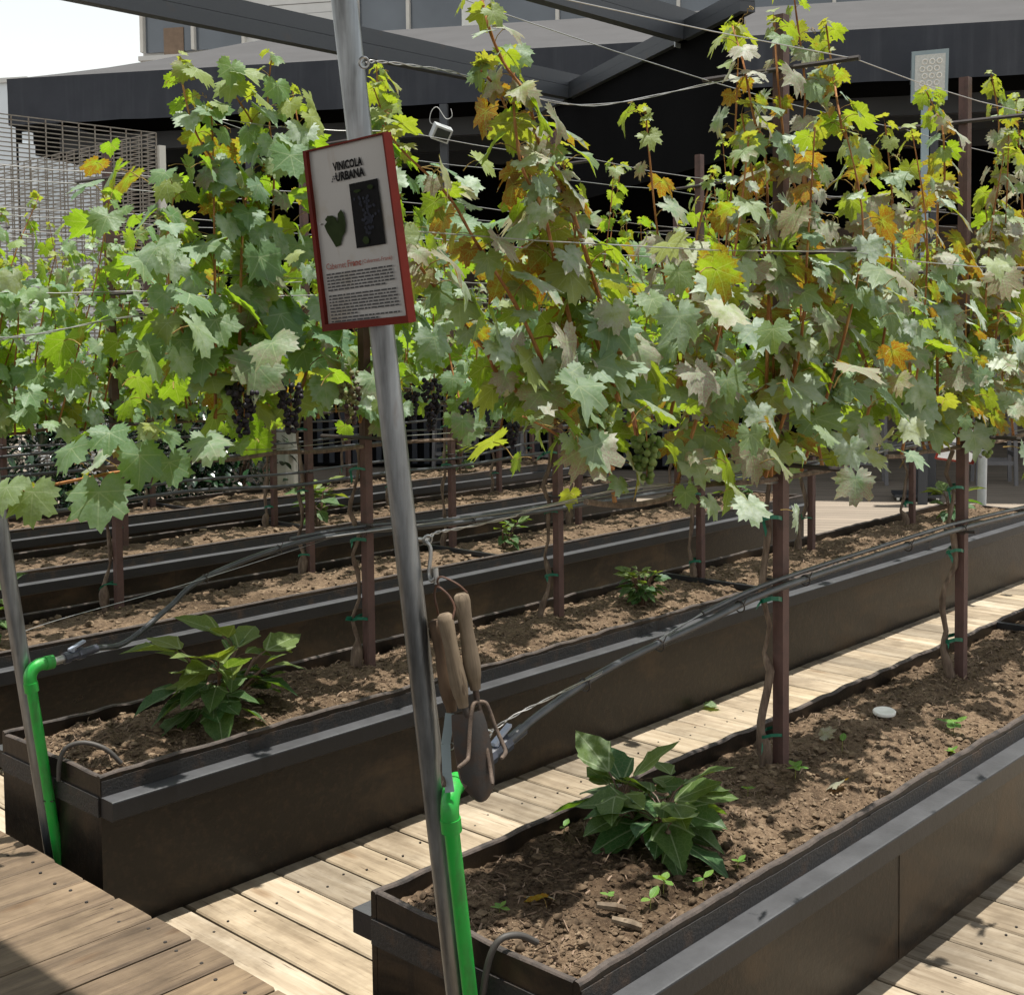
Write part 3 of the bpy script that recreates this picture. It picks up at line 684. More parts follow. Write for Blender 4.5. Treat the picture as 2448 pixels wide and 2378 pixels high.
VINES = []
class Vine:
    def __init__(s, k, x, label, fam, seed, y=None, lean=0.0):
        s.k = k; s.r = random.Random(seed); s.fam = fam
        s.y = ROWS[k]['post'] if y is None else y; s.x = x
        s.base = Vector((x, s.y, 0.37))
        s.o = thing('grapevine', label, 'grapevine', s.base, 'grapevines trained on the trellis rows')
        s.leaves = []; VINES.append(s)
    def trunk(s, head=1.12, dx=0.0):
        r = s.r; pts = []; rad = []
        n = 11; top = Vector((s.x+dx-0.020, s.y+0.022, head)); b0 = s.base + Vector((-0.030-0.014*r.random(), 0.026, -0.03))
        for i in range(n+1):
            t = i/n; p = b0.lerp(top, t)
            if 0 < i < n: p += Vector((r.uniform(-.022,.012), r.uniform(-.012,.020), r.uniform(-.015,.015)))
            pts.append(p); rad.append((0.0135 if i < 2 else 0.0066+0.0022*(1-t)) * r.uniform(0.7,1.45))
        rad[1] *= 1.25
        pp = smooth_path(pts, 2); rd = [rad[min(len(rad)-1, i//2)] for i in range(len(pp))]
        mb = MB().tube(pp, rd, 7)
        mb.build('trunk', M['trunk'], s.o, True, s.base)
        s.head = top
        # green ties round trunk and post
        for z in (0.47+0.1*r.random(), 0.78+0.06*r.random(), 1.0+0.08*r.random()):
            if r.random() < 0.85:
                t = MB(); c = Vector((s.x-0.014, s.y+0.012, z)); hh = r.uniform(0.003,0.006)
                ring = [c + Vector((0.040*math.cos(q)-0.006, 0.026*math.sin(q), 0.006*math.sin(q*2))) for q in [2*PI*i/10 for i in range(10)]]
                vs = []
                for p in ring: vs += [p - Vector((0,0,hh)), p + Vector((0,0,hh))]
                t.add(vs, [(2*i, (2*i+2) % 20, (2*i+3) % 20, 2*i+1) for i in range(10)])
                e = c + Vector((-0.034,0.012,0)); d = Vector((r.uniform(-.05,-.01), r.uniform(-.03,.0), r.uniform(-.045,.02)))
                sd = Vector((0,0,0.007)) + Vector((0.004,0,0))
                t.add([e-sd, e+sd, e+d+sd*1.3, e+d-sd*0.6], [(0,1,2,3)])
                t.build('tie', M['tape'], s.o, False, s.base)
    def cordon(s, a, b, z=1.14):
        r = s.r; pts = []; n = 9
        for i in range(n+1):
            t = i/n; x = s.x + a + (b-a)*t
            pts.append(Vector((x, s.y + r.uniform(-.012,.012), z + r.uniform(-.014,.014))))
        MB().tube(smooth_path(pts, 2), 0.0068, 6).build('cordon', M['trunk'], s.o, True, s.base)
        s.ca, s.cb, s.cz = a, b, z
    def leaf(s, node, phi, droop, roll, size, age=None, mesh=None):
        r = s.r; m3 = orient(phi, droop, roll)
        sc = size/1.62
        org = Vector(node) - m3 @ (PETV*sc)
        s.put(org, m3, sc, age, mesh)
    def put(s, org, m3, sc, age=None, mesh=None):
        r = s.r
        me = mesh or r.choice(LEAF[s.fam])
        mw = m3.to_4x4() @ Matrix.Diagonal((sc*r.uniform(.92,1.08), sc, sc, 1)); mw.translation = org - s.base
        s.leaves.append((me, sc, mw, r.random(), age if age else s.age(org.z)))
    def age(s, z):
        r = s.r; f = s.fam
        if f == 'deep':
            rust = 0.0 if r.random() < (0.72 if z < 1.6 else 0.36) else r.uniform(0.28,0.75); yel = r.uniform(0,0.3) if r.random() < 0.8 else r.uniform(0.35,0.85)
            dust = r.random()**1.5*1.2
        elif f == 'round':
            rust = 0.0 if r.random() < 0.82 else r.uniform(0.2,0.55); yel = r.uniform(0,0.2) if r.random() < 0.86 else r.uniform(0.3,0.85)
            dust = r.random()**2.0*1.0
        else:
            rust = 0.0 if r.random() < 0.93 else r.uniform(0.2,0.5); yel = r.uniform(0,0.22) if r.random() < 0.86 else r.uniform(0.3,0.9)
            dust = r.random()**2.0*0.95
        return (yel, rust, dust, 1)
    def cane(s, pts, r0=0.0042, green=False, spacing=0.075, size=(0.10,0.165), skip=0.0, lat=0.35, tip=True, start=0.0, bias=0.5):
        """a shoot with alternate leaves; size = (small, large) leaf width"""
        r = s.r; pp = smooth_path(pts, 5); L = [0.0]
        for a, b in zip(pp, pp[1:]): L.append(L[-1] + (b-a).length)
        tot = L[-1]; n = len(pp)
        # knobbly nodes
        rad = [max(0.0016, r0*(1-0.6*(l/tot))) * (1.0 + (0.22 if i % 3 == 0 else 0)) for i, l in enumerate(L)]
        MB().tube(pp, rad, 5).build('cane', M['caneg'] if green else M['cane'], s.o, True, s.base)
        d = spacing*r.uniform(0.3,1.0) + start*tot; side = r.choice((-1,1)); i = 0
        while d < tot:
            while i < n-2 and L[i+1] < d: i += 1
            t = (d-L[i])/max(1e-6, L[i+1]-L[i]); p = pp[i].lerp(pp[i+1], t); dr = (pp[i+1]-pp[i]).normalized()
            f = d/tot
            if r.random() > skip:
                w_ = size[1] + (size[0]-size[1])*max(0, (f-0.35)/0.65)
                w_ *= r.choice((0.5,0.65,0.8,0.95,1.0,1.08,1.15))*r.uniform(.93,1.07)
                # alternate sides; leaves turn to the light and to the open side
                phi = (-PI/2 if r.random() < bias else PI/2) + side*r.uniform(0.2,1.1)
                s.leaf(p, phi, r.uniform(0.35,1.35), r.uniform(-0.55,0.55), w_, s.tipage(f))
                if r.random() < lat:
                    s.leaf(p, phi + PI*r.uniform(0.6,1.4), r.uniform(0.3,1.3), r.uniform(-0.6,0.6), w_*r.uniform(0.45,0.85), s.tipage(f))
            side = -side; d += spacing*r.uniform(0.75,1.3)
        if s.k < 2:
            for q in range(2):
                i0 = r.randrange(n//3, n-1); a0_ = pp[i0]; dv = Vector((r.uniform(-1,1), r.uniform(-1,.4), r.uniform(-.2,.8))).normalized(); l_ = r.uniform(.05,.10); sdv = dv.orthogonal().normalized(); s2v = dv.cross(sdv)
                cp_ = []
                for e in range(22):
                    t_ = e/21; w2 = max(0, t_-0.4)*0.016; an_ = max(0, t_-0.4)*26
                    cp_.append(a0_ + dv*l_*min(t_, 0.55+0.3*t_) + Vector((0,0,-0.02*t_*t_)) + (sdv*math.cos(an_) + s2v*math.sin(an_))*w2)
                MB().tube(cp_, 0.0009, 3).build('tendril', M['petiole'], s.o, True, s.base)
        if tip:
            for q in range(4):
                s.leaf(pp[-1] - (pp[-1]-pp[-2]).normalized()*0.012*q, r.uniform(0,6.28), r.uniform(-0.5,0.9), r.uniform(-.8,.8), r.uniform(0.022,0.05), (r.uniform(0.5,1.0),0,0.0,1))
    def tipage(s, f):
        if f > 0.88: return (s.r.uniform(0.1,0.75), 0.0 if s.r.random() < .8 else 0.3, 0.0, 1)
        return None
    def auto(s, n, zlo, zhi, spread=0.16, **kw):
        """n shoots rising from the cordon"""
        r = s.r
        for i in range(n):
            t = (i+r.uniform(0.1,0.9))/n; x = s.x + s.ca + (s.cb-s.ca)*t
            p0 = Vector((x, s.y, s.cz)); zt = r.uniform(zlo, zhi); h = zt - s.cz
            lx = r.uniform(-0.22,0.22)*h*1.2; ly = r.uniform(-1,1)*spread
            pts = [p0, p0 + Vector((lx*0.25, ly*0.7, h*0.35)), p0 + Vector((lx*0.6+r.uniform(-.03,.03), ly*1.05, h*0.7)), p0 + Vector((lx, ly*r.uniform(.8,1.6), h))]
            s.cane(pts, **kw)
    def fill(s, n, a, b, z0, z1, size, thick=0.2):
        """leaves on short side shoots within the curtain"""
        r = s.r
        for i in range(n):
            p = Vector((s.x + r.uniform(a, b), s.y + r.gauss(0, thick*0.55), r.uniform(z0, z1)))
            s.leaf(p, (-PI/2 if p.y < s.y+0.05 else PI/2) + r.uniform(-1.2,1.2), r.uniform(0.3,1.4), r.uniform(-.6,.6), r.uniform(*size))
    def bunch(s, top, n, length, wid, kind, rr=0.0082, singles=True):
        """hanging bunch: stalk with single grapes"""
        r = s.r; top = Vector(top)
        st = MB().tube([top, top+Vector((0.004,0,-length*.5)), top+Vector((0,0,-length*.95))], [0.0022,0.0018,0.001], 4).build('grape_bunch', M['cane'], s.o, True, top)
        got = []
        tries = 0
        while len(got) < n and tries < 4000:
            tries += 1
            t = r.random()**0.8; w_ = wid*(1-0.75*t)*(0.75 if t < 0.06 else 1)
            a = r.uniform(0, 2*PI); q = w_*math.sqrt(r.uniform(0.25,1))
            p = Vector((q*math.cos(a), q*math.sin(a), -0.012 - t*(length-0.012)))
            if all((p-g2).length > rr*1.62 for g2 in got): got.append(p)
        if singles:
            for p in got:
                o = bpy.data.objects.new('grape', GRAPE[kind]); C.objects.link(o); o.parent = st; o.location = p
                sc = rr*r.uniform(0.88,1.1); o.scale = (sc, sc, sc*1.08)
        else:
            mb = MB()
            for p in got:
                mb.add([p + Vector(v)*rr for v in GV], GF)
            x = mb.build('grapes', M[kind], st, True); x['kind'] = 'stuff'

GRAPE = {k: MB().add(GV, GF).mesh('grape', M[k], True) for k in ('grape_dark','grape_green','grape_mix')}

# ------------------------------------------------------------------ trellises
POSTS = [[2.79, 3.885, 4.95, 6.0, 7.05], [2.735, 3.71, 4.685, 5.665, 6.80], [1.68, 2.67, 3.665, 4.60, 5.63, 6.62], [2.5, 3.495, 4.475, 5.42, 6.41, 7.3], [3.45, 4.45, 5.42, 6.12, 7.3, 8.2]]
row_words = ['nearest', 'second', 'third', 'fourth', 'farthest']
for k, xs in enumerate(POSTS):
    yp = ROWS[k]['post']
    T = thing('trellis', f'trellis of maroon steel posts, cross rods and wires on the {row_words[k]} planter', 'trellis', (xs[0], yp, 0.3), 'vine trellises on the planters')
    rr = random.Random(900+k); h = 0.0148; top = 2.285 if k < 3 else 2.2
    for x in xs:
        mb = MB(); mb.box(x-h, x+h, yp-h, yp+h, 0.2, top); lip = h*0.35
        mb.box(x-h-0.0008, x-h+0.0006, yp-h*0.2, yp+h*0.2, 0.2, top-0.002)
        p = mb.build('post', M['post'], T, False, (x, yp, 0.2))
        for z in (2.15, 1.69, 1.165, 0.875):
            hl = 0.215 if z > 1.0 else 0.05
            dx = -h-0.006
            MB().tube([(x+dx, yp-hl*rr.uniform(.9,1.05), z+rr.uniform(-.012,.012)), (x+dx, yp+hl*rr.uniform(.9,1.05), z+rr.uniform(-.012,.012))], 0.0065 if z > 1 else 0.005, 6).build('cross_rod', M['rod'], p, False, (x, yp, 0.2))
    xa, xb = ((1.33,2.15)[k] if k < 2 else ROWS[k]['x0']-0.1), max(xs[-1], ROWS[k]['x1']+0.1)
    for z in (2.15, 1.69, 1.165):
        for s in ((-1, 1) if z > 1.2 else (0,)):
            stops = [xa] + xs + ([xb] if xb > xs[-1] else [])
            pts = []
            for a, b in zip(stops, stops[1:]):
                for t in (0, 0.33, 0.66):
                    e = 0.0 if a == xa and t == 0 else 1.0
                    yy = yp + s*0.2*(t if a == xa else 1.0)
                    pts.append((a+(b-a)*t, yy, z - 0.012*math.sin(PI*t) + rr.uniform(-.003,.003)))
            pts.append((stops[-1], yp + s*0.2, z))
            MB().tube(pts, 0.0013 if k < 2 else 0.0018, 4).build('wire', M['wire'], T, True, (xs[0], yp, 0.3))

# ------------------------------------------------------------------ leaning end poles
def end_pole(name, label, y, xb, sl, z1, m_, group='galvanised end poles of the vine rows', dy=0.0, r=0.0212):
    pts = [(xb - sl*(z-0.468), y + dy*(z-0.468), z) for z in (0.0, 0.4, 1.0, 1.6, z1)]
    T = thing(name, label, 'pole', pts[0], group)
    MB().tube(pts, r, 24).build('tube', m_, T, True, pts[0])
    c = Vector(pts[-1]); MB().tube([c, c+Vector((-sl*0.004, 0, 0.004))], r*0.8, 16).build('cap', M['dark'], T, False, pts[0])
    return T
end_pole('end_pole', 'leaning galvanised pole carrying the red-framed sign and garden tools', 1.594, 1.53, 0.129, 2.6, M['galv'])
end_pole('end_pole', 'leaning galvanised pole at the left edge beside the second green pipe', 3.15, 1.525, 0.129, 2.6, M['galv'])
end_pole('end_pole', 'pale steel pole at the far end of the second planter by the patio', 3.225, 7.80, -0.03, 1.6, M['white_steel'], r=0.028)
# eye bolts on the poles
def torus(c, ax, R_, r_, n=14):
    ax = Vector(ax).normalized(); a = ax.orthogonal().normalized(); b = ax.cross(a)
    return [Vector(c) + (a*math.cos(2*PI*i/n) + b*math.sin(2*PI*i/n))*R_ for i in range(n+1)], r_

# ------------------------------------------------------------------ water pipes and drip hoses
def green_pipe(y, dy, zt, label, od=Vector((1,0,0))):
    def ax(z): return Vector((1.53 - 0.129*(z-0.468) - 0.012, y + dy, z))
    T = thing('water_pipe', label, 'pipe', ax(0.0), 'green plastic water pipes beside the end poles')
    b = ax(0.0)
    MB().tube([ax(0.0), ax(0.2), ax(zt-0.045)], 0.0136, 18).build('pipe', M['pvc'], T, True, b)
    el = [ax(zt-0.062), ax(zt-0.03)]
    for i in range(1, 9):
        q = PI/2*i/8; el.append(ax(zt-0.03) + od*0.032*(1-math.cos(q)) + Vector((0, 0, 0.032*math.sin(q))))
    el.append(el[-1] + od*0.03)
    MB().tube(el, 0.0165, 20).build('elbow', M['pvc'], T, True, b)
    MB().tube([ax(zt-0.064), ax(zt-0.040)], 0.0182, 24).build('socket', M['pvc'], T, True, b)
    MB().tube([el[-1]-od*0.020, el[-1]+od*0.002], 0.0182, 24).build('socket', M['pvc'], T, True, b)
    tp = ax(0.30); MB().tube([tp+Vector((0,0.02,0)), tp+Vector((-0.017,0.0,0.001)), tp+Vector((0,-0.017,0)), tp+Vector((0.017,0,0)), tp+Vector((0,0.02,0))], 0.0016, 4).build('tie_wire', M['rod'], T, False, b)
    return el[-1]
def hose(label, start, pts, seg2=None, clamps=(), valve=True):
    st = Vector(start)
    T = thing('drip_hose', label, 'hose', st, 'black drip hoses strung along the rows')
    pp = smooth_path([Vector(p) for p in pts], 6)
    if valve:
        d = (Vector(pts[1]) - Vector(pts[0])).normalized(); v0 = Vector(pts[1]); d = (Vector(pts[2])-v0).normalized()
        MB().tube([st-Vector((0.01,0,0)), st+Vector((0.012,0,0)), v0-d*0.004, v0+d*0.016], 0.0105, 10).build('brass_nipple', M['wire'], T, True, st)
        MB().tube([v0+d*0.014, v0+d*0.030, v0+d*0.032, v0+d*0.055, v0+d*0.057, v0+d*0.075], [0.016,0.016,0.0125,0.0125,0.0165,0.0165], 8).build('valve', M['valve'], T, False, st)
        lv = MB(); c = v0+d*0.042; up = Vector((0,0,1))
        lv.tube([c, c+up*0.018], 0.006, 8); lv.obox(c+up*0.024+d*0.014, d*0.024+up*0.006, d.cross(up).normalized()*0.0065, up*0.0028)
        lv.build('lever', M['valvecap'], T, False, st)
        MB().tube([v0+d*0.073, v0+d*0.12], 0.0118, 12).build('sleeve', M['valve'], T, True, st)
    MB().tube(pp, 0.0082, 10).build('hose', M['hose'], T, True, st)
    if seg2: MB().tube(smooth_path([Vector(p) for p in seg2], 6), 0.0062, 8).build('hose', M['hose'], T, True, st)
    for c in clamps:
        i = min(range(len(pp)-1), key=lambda q: abs(pp[q].x - c)); d = (pp[i+1]-pp[i]).normalized()
        ring, r_ = torus(pp[i] + Vector((0,0,-0.004)), d, 0.0135, 0.0018); q = MB().tube(ring, r_, 5); e = ring[4]
        q.tube([e, e+Vector((0.004,-0.006,0.016))], 0.0014, 4); q.build('clamp', M['rod'], T, True, st)
    return T
y1, y2 = 1.62, 3.18
e1 = green_pipe(1.594, -0.047, 0.705, 'bright green plastic pipe beside the pole with the garden tools', Vector((0.83,0.56,0)))
p1 = [at_y(px, py, y1) for px, py in [(1225,1764),(1300,1700),(1460,1595),(1690,1485),(1870,1403),(2210,1290),(2300,1263),(2448,1226)]]
hose('drip hose along the nearest row rising from the pipe behind the trowel', e1, [e1, at_y(1152,1824,1.625), at_y(1187,1795,1.625)]+p1+[Vector((5.2,y1,0.865)), Vector((6.6,y1,0.86)), Vector((8.1,y1,0.86))],
     [p + Vector((0,0.012,0.016)) for p in p1[3:]] + [Vector((5.2,y1+.01,0.88)), Vector((8.1,y1+.01,0.875))], (1.95,2.2,2.52,2.83,3.4,3.75))
e2 = green_pipe(3.15, -0.047, 0.66, 'bright green plastic pipe at the left edge beside the second planter')
p2 = [at_y(px, py, y2) for px, py in [(300,1535),(400,1455),(490,1380),(700,1300),(870,1270),(1130,1245),(1560,1180),(1850,1130),(2200,1062),(2290,1066),(2345,1092)]]
hose('drip hose of the second row curving up above the broad-leaved plant', e2, [e2, e2+Vector((0.02,0.002,0.0)), e2+Vector((0.13,0.02,0.006))]+p2,
     [p + Vector((0,0.013,0.014)) for p in p2[3:10]], (2.08,2.37,2.72,3.2,3.7,5.2,6.6))
for k, words_ in ((2,'third'),(3,'fourth'),(4,'farthest')):
    rr = random.Random(70+k); yp = ROWS[k]['post']-0.03
    pts = [(1.5, yp, 0.62)] + [(1.9+0.55*i, yp, 0.825 + rr.uniform(-.022,.022)) for i in range(11)]
    hose(f'drip hose strung along the {words_} row above the soil', pts[0], pts, [(p[0], yp+0.012, p[2]+0.05+rr.uniform(-.02,.02)) for p in pts[2:]], (3.1,4.2,5.3), valve=False)
# thin drain hose curled over the near planter ends
for (pts, lab) in (([(1.55,1.555,0.02),(1.552,1.545,0.22),(1.556,1.53,0.36),(1.572,1.515,0.425),(1.61,1.50,0.43),(1.65,1.49,0.405)], 'thin grey hose looped over the end of the nearest planter'),
                   ([(1.545,3.06,0.36),(1.548,3.058,0.41),(1.565,3.05,0.445),(1.60,3.02,0.455),(1.64,2.985,0.435),(1.67,2.965,0.395)], 'thin grey hose looped over the end of the second planter')):
    o = MB().tube(smooth_path(pts, 5), 0.0062, 8).build('drain_hose', M['pvcdirt'], None, True, pts[0]); tag(o, lab, 'hose', 'thin hoses over the planter ends')

# low tie wires from pole eyes
def wire_thing(label, pts, r_=0.0012, twist=False):
    pts = [Vector(p) for p in pts]
    T = thing('tie_wire', label, 'wire', pts[0], 'loose tie wires at the end poles')
    pp = smooth_path(pts, 8)
    if twist:
        for s in (0, PI):
            q = []
            for i, p in enumerate(pp):
                a = i*0.9 + s; q.append(p + Vector((0, math.cos(a), math.sin(a)))*0.0017*(1+1.8*math.exp(-i*0.3)))
            MB().tube(q, r_, 5).build('strand', M['wire'], T, True, pts[0])
    else: MB().tube(pp, r_, 5).build('strand', M['wire'], T, True, pts[0])
    ring, r2 = torus(pts[0], (0.3,1,0.2), 0.008, 0.0022); MB().tube(ring, r2, 6).build('eye', M['wire'], T, True, pts[0])
wire_thing('twisted wire running from the hook of the tools to the vines', [at_d(1022,1290,2.17), at_d(1045,1273,2.19), at_d(1098,1263,2.24), at_y(1213,1238,1.64), at_y(1300,1211,1.65), at_y(1560,1160,1.66), (2.78,1.67,1.12)], 0.0013, True)
wire_thing('thin wire stretched from the left pole over the third planter soil', [at_y(42,1515,3.14), at_y(150,1478,3.15), at_y(480,1385,3.17), (2.735,3.2,0.872)], 0.0011, False)
wire_thing('twisted wire beside the hose valve behind the trowel', [at_d(1165,1755,2.24), at_d(1230,1710,2.26), at_d(1320,1665,2.33), at_y(1470,1590,1.63), (2.38,1.63,0.86)], 0.0011, True)
wire_thing('twisted wires tied to the pole above the red-framed sign', [at_d(870,150,1.98), at_d(905,148,2.0), at_d(990,158,2.08), at_y(1090,175,1.66), at_y(1200,212,1.68), at_y(1420,252,1.7), at_y(1700,200,1.70), (2.79,1.69,2.15)], 0.0010, True)
wire_thing('twin wires fanning out at the left edge among the second row leaves', [at_y(-20,812,3.1), at_y(110,795,3.15), at_y(330,755,3.2), at_y(600,745,3.3)], 0.0015, True)

# ------------------------------------------------------------------ sign on the near pole
def text_polys(s, bold=0.0):
    cu = bpy.data.curves.new('txt', 'FONT'); cu.body = s; cu.size = 1.0; cu.offset = bold; cu.resolution_u = 2
    o = bpy.data.objects.new('txt', cu); C.objects.link(o)
    dg = bpy.context.evaluated_depsgraph_get(); me = bpy.data.meshes.new_from_object(o.evaluated_get(dg))
    vs = [(v.co.x, v.co.y) for v in me.vertices]; fs = [tuple(p.vertices) for p in me.polygons]
    bpy.data.objects.remove(o); bpy.data.curves.remove(cu); bpy.data.meshes.remove(me)
    return vs, fs
def make_sign(label, corners, nrm, group, front=True):
    TL, TR, BR, BL = corners
    c = (TL+TR+BR+BL)/4
    T = thing('sign', label, 'sign', c, group)
    def S(a, b, off=0.0): return (TL.lerp(TR, a)).lerp(BL.lerp(BR, a), b) + nrm*off
    th = 0.017
    mb = MB(); fw, fh, fr = 0.042, 0.04, 0.018     # frame bar fractions
    rails = [((0,0),(fw,1)), ((1-fr,0),(1,1)), ((fw,1-fh),(1-fr,1)), ((fw,0),(1-fr,fh*0.22))]
    for (a0,b0),(a1,b1) in rails:
        mb = MB(); vs = [S(a0,b0,-th),S(a1,b0,-th),S(a1,b1,-th),S(a0,b1,-th),S(a0,b0,0.001),S(a1,b0,0.001),S(a1,b1,0.001),S(a0,b1,0.001)]
        mb.add(vs, [(0,1,2,3),(4,7,6,5),(0,4,5,1),(1,5,6,2),(2,6,7,3),(3,7,4,0)])
        mb.build('frame_bar', M['red'], T, False, c)
    mb = MB(); n = 10
    for j in range(n):                      # slightly buckled laminated sheet
        for i in range(n):
            q = []
            for (aa, bb) in ((i,j),(i,j+1),(i+1,j+1),(i+1,j)):
                a = fw + (1-fw-fr)*aa/n; b = fh*0.22 + (1-fh*1.22)*bb/n
                q.append(S(a, b, -0.0065 + 0.0015*noise.noise(Vector((a*3, b*4, 3)))))
            mb.add(q, [(0,1,2,3)])
    bo = mb.build('board', M['paper'], T, False, c)
    mb = MB(); mb.add([S(fw,0.02,-0.010),S(1-fr,0.02,-0.010),S(1-fr,1-fh,-0.010),S(fw,1-fh,-0.010),S(fw,0.02,-0.016),S(1-fr,0.02,-0.016),S(1-fr,1-fh,-0.016),S(fw,1-fh,-0.016)],
        [(0,3,2,1),(4,5,6,7),(0,1,5,4),(1,2,6,5),(2,3,7,6),(3,0,4,7)]); mb.build('backing', M['paper'], T, False, c)
    if not front: return T
    OFF = -0.0038
    W_ = (TR-TL).length; H_ = (BL-TL).length
    def put_text(s, a0, a1, b0, b1, mt, name, bold=0.0):
        vs, fs = text_polys(s, bold)
        x0 = min(v[0] for v in vs); x1 = max(v[0] for v in vs); z0 = min(v[1] for v in vs); z1 = max(v[1] for v in vs)
        mb = MB(); mb.add([S(a0+(a1-a0)*(x-x0)/(x1-x0), b1+(b0-b1)*(z-z0)/(z1-z0), OFF) for x, z in vs], fs)
        mb.build(name, mt, bo, False, c)
    put_text('VINICOLA', 0.33, 0.69, 0.095, 0.143, M['ink'], 'lettering', 0.045)
    put_text('URBANA', 0.35, 0.70, 0.150, 0.200, M['ink'], 'lettering', 0.045)
    # emblem left of the second line
    mb = MB()
    for q in range(7):
        a, b = 0.315+0.022*(q % 3)-0.01*(q//3), 0.165+0.012*(q//3)
        mb.add([S(a,b,OFF),S(a+0.016,b,OFF),S(a+0.016,b+0.009,OFF),S(a,b+0.009,OFF)], [(0,1,2,3)])
    mb.build('emblem', M['inkgrey'], bo, False, c)
    # printed photograph of a grape bunch
    mb = MB(); mb.add([S(0.50,0.225,OFF),S(0.84,0.225,OFF),S(0.84,0.57,OFF),S(0.50,0.57,OFF)], [(0,1,2,3)]); ph = mb.build('printed_picture', M['ink'], bo, False, c)
    rr = random.Random(3); mb = MB()
    for q in range(70):
        t = rr.random(); a = 0.67 + rr.gauss(0, 0.055)*(1.15-t*0.8); b = 0.30 + 0.20*t
        if not (0.52 < a < 0.82): continue
        pts = [S(a+0.013*math.cos(i*PI/4), b+0.0085*math.sin(i*PI/4), OFF+0.0003+0.00002*q) for i in range(8)]
        mb.add(pts, [tuple(range(8))])
    mb.build('printed_grapes', simple('printed_grape_blue', (0.040,0.044,0.062), 0.8, 0, 0.5, 90.0, 0, 0.1), bo, False, c)
    mb = MB()
    for (a, b, s1, s2) in ((0.63,0.535,0.045,0.03),(0.60,0.27,0.05,0.012),(0.76,0.26,0.04,0.015)):
        mb.add([S(a+s1*math.cos(i*PI/5)*rr.uniform(.6,1), b+s2*math.sin(i*PI/5)*rr.uniform(.6,1), OFF+0.0025) for i in range(10)], [tuple(range(10))])
    mb.build('printed_foliage', M['inkleaf'], bo, False, c)
    # printed vine leaf
    mb = MB(); out = [(-.02,-.13),(.03,-.09),(.05,-.02),(.07,-.14),(.13,-.20),(.17,-.12),(.18,.02),(.16,.14),(.10,.22),(.06,.33),(-.02,.35),(-.08,.22),(-.14,.10),(-.17,0),(-.12,-.05),(-.15,-.09),(-.10,-.14)]
    mb.add([S(0.27+x*0.75, 0.42+y*0.36, OFF) for x, y in out], [tuple(range(len(out)))]); mb.build('printed_leaf', M['inkleaf'], bo, False, c)
    put_text('Cabernet', 0.11, 0.35, 0.628, 0.662, M['inkred'], 'lettering', 0.0)
    put_text('Franc', 0.37, 0.53, 0.625, 0.662, M['inkred'], 'lettering', 0.02)
    put_text('(Cabernet-Frank)', 0.545, 0.89, 0.634, 0.662, M['inkred'], 'lettering', 0.0)
    def para(b0, lines, last, name):
        mb = MB()
        for ln in range(lines):
            a = 0.10; end = 0.90 if ln < lines-1 else last
            while a < end-0.02:
                l = rr.uniform(0.02,0.075); l = min(l, end-a); b = b0 + ln*0.0175
                mb.add([S(a,b,OFF),S(a+l,b,OFF),S(a+l,b+0.0085,OFF),S(a,b+0.0085,OFF)], [(0,1,2,3)])
                a += l + 0.012
        mb.build(name, M['inkgrey'], bo, False, c)['kind'] = 'stuff'
    para(0.685, 6, 0.80, 'printed_text'); para(0.805, 7, 0.42, 'printed_text'); para(0.942-0.012, 2, 0.65, 'printed_text')
    return T
nS = Vector((-1, -0.06, -0.128)).normalized()
P0 = Vector((1.338, 1.6, 1.65))
def on_plane(px, py):
    r = ray(px, py); return CAM + r * ((P0-CAM).dot(nS) / r.dot(nS))
make_sign('red-framed grape variety sign fixed to the leaning pole in front', [on_plane(*q) for q in ((724,362),(917,316),(978,772),(772,793))], nS, 'red-framed grape variety signs')
wv = at_b(2290,1060,9.0)
fs_c = [at_d(2262,1014,8.4), at_d(2352,1024,8.0), at_d(2322,1108,7.95), at_d(2234,1096,8.35)]
nf = (fs_c[1]-fs_c[0]).cross(fs_c[3]-fs_c[0]).normalized()
if nf.dot(FWD) > 0: nf = -nf
make_sign('back of a white sign with red edges by the far pale pole', fs_c, nf, 'red-framed grape variety signs', False)

# ------------------------------------------------------------------ garden tools on the hook
def lathe(p0, p1, prof, n=14):
    """prof: (t, radius) along p0->p1"""
    mb = MB(); mb.tube([p0.lerp(p1, t) for t, r_ in prof], [r_ for t, r_ in prof], n); return mb
def handle(T, p0, p1, mt, org):
    # local z runs along the handle so the grain follows it
    ax = (p0-p1); L = ax.length; q = ax.to_track_quat('Z', 'Y')
    prof = [(0,0.0085),(0.02,0.0125),(0.08,0.0142),(0.2,0.0128),(0.38,0.0118),(0.58,0.0138),(0.74,0.0152),(0.86,0.0132),(0.90,0.0118),(0.905,0.0110),(0.99,0.0092),(1.0,0.0088)]
    mb = MB(); mb.tube([Vector((0,0,L*(1-t))) for t, r_ in prof], [r_ for t, r_ in prof], 16)
    o = link('handle', mb.mesh('handle', mt, True), T, p1); o.rotation_euler = q.to_euler(); return o
DT = 2.165
T1 = thing('hand_cultivator', 'three-tined hand cultivator with pale wooden handle hanging right of the pole', 'garden tool', at_d(1135,1645,DT), 'garden tools hanging on the pole')
org = T1.location
a0, a1 = at_d(1102,1418,DT-0.02), at_d(1137,1648,DT-0.02)
handle(T1, a0, a1, M['handle'], org)
nd = at_d(1142,1683,DT-0.02)
MB().tube([a1, nd], [0.0055,0.005], 8).build('shank', M['blade'], T1, True, org)
def px(pts, d): return [at_d(800+x*.4592, 1250+y*.4592, d+(z if z else 0)) for x, y, z in pts]
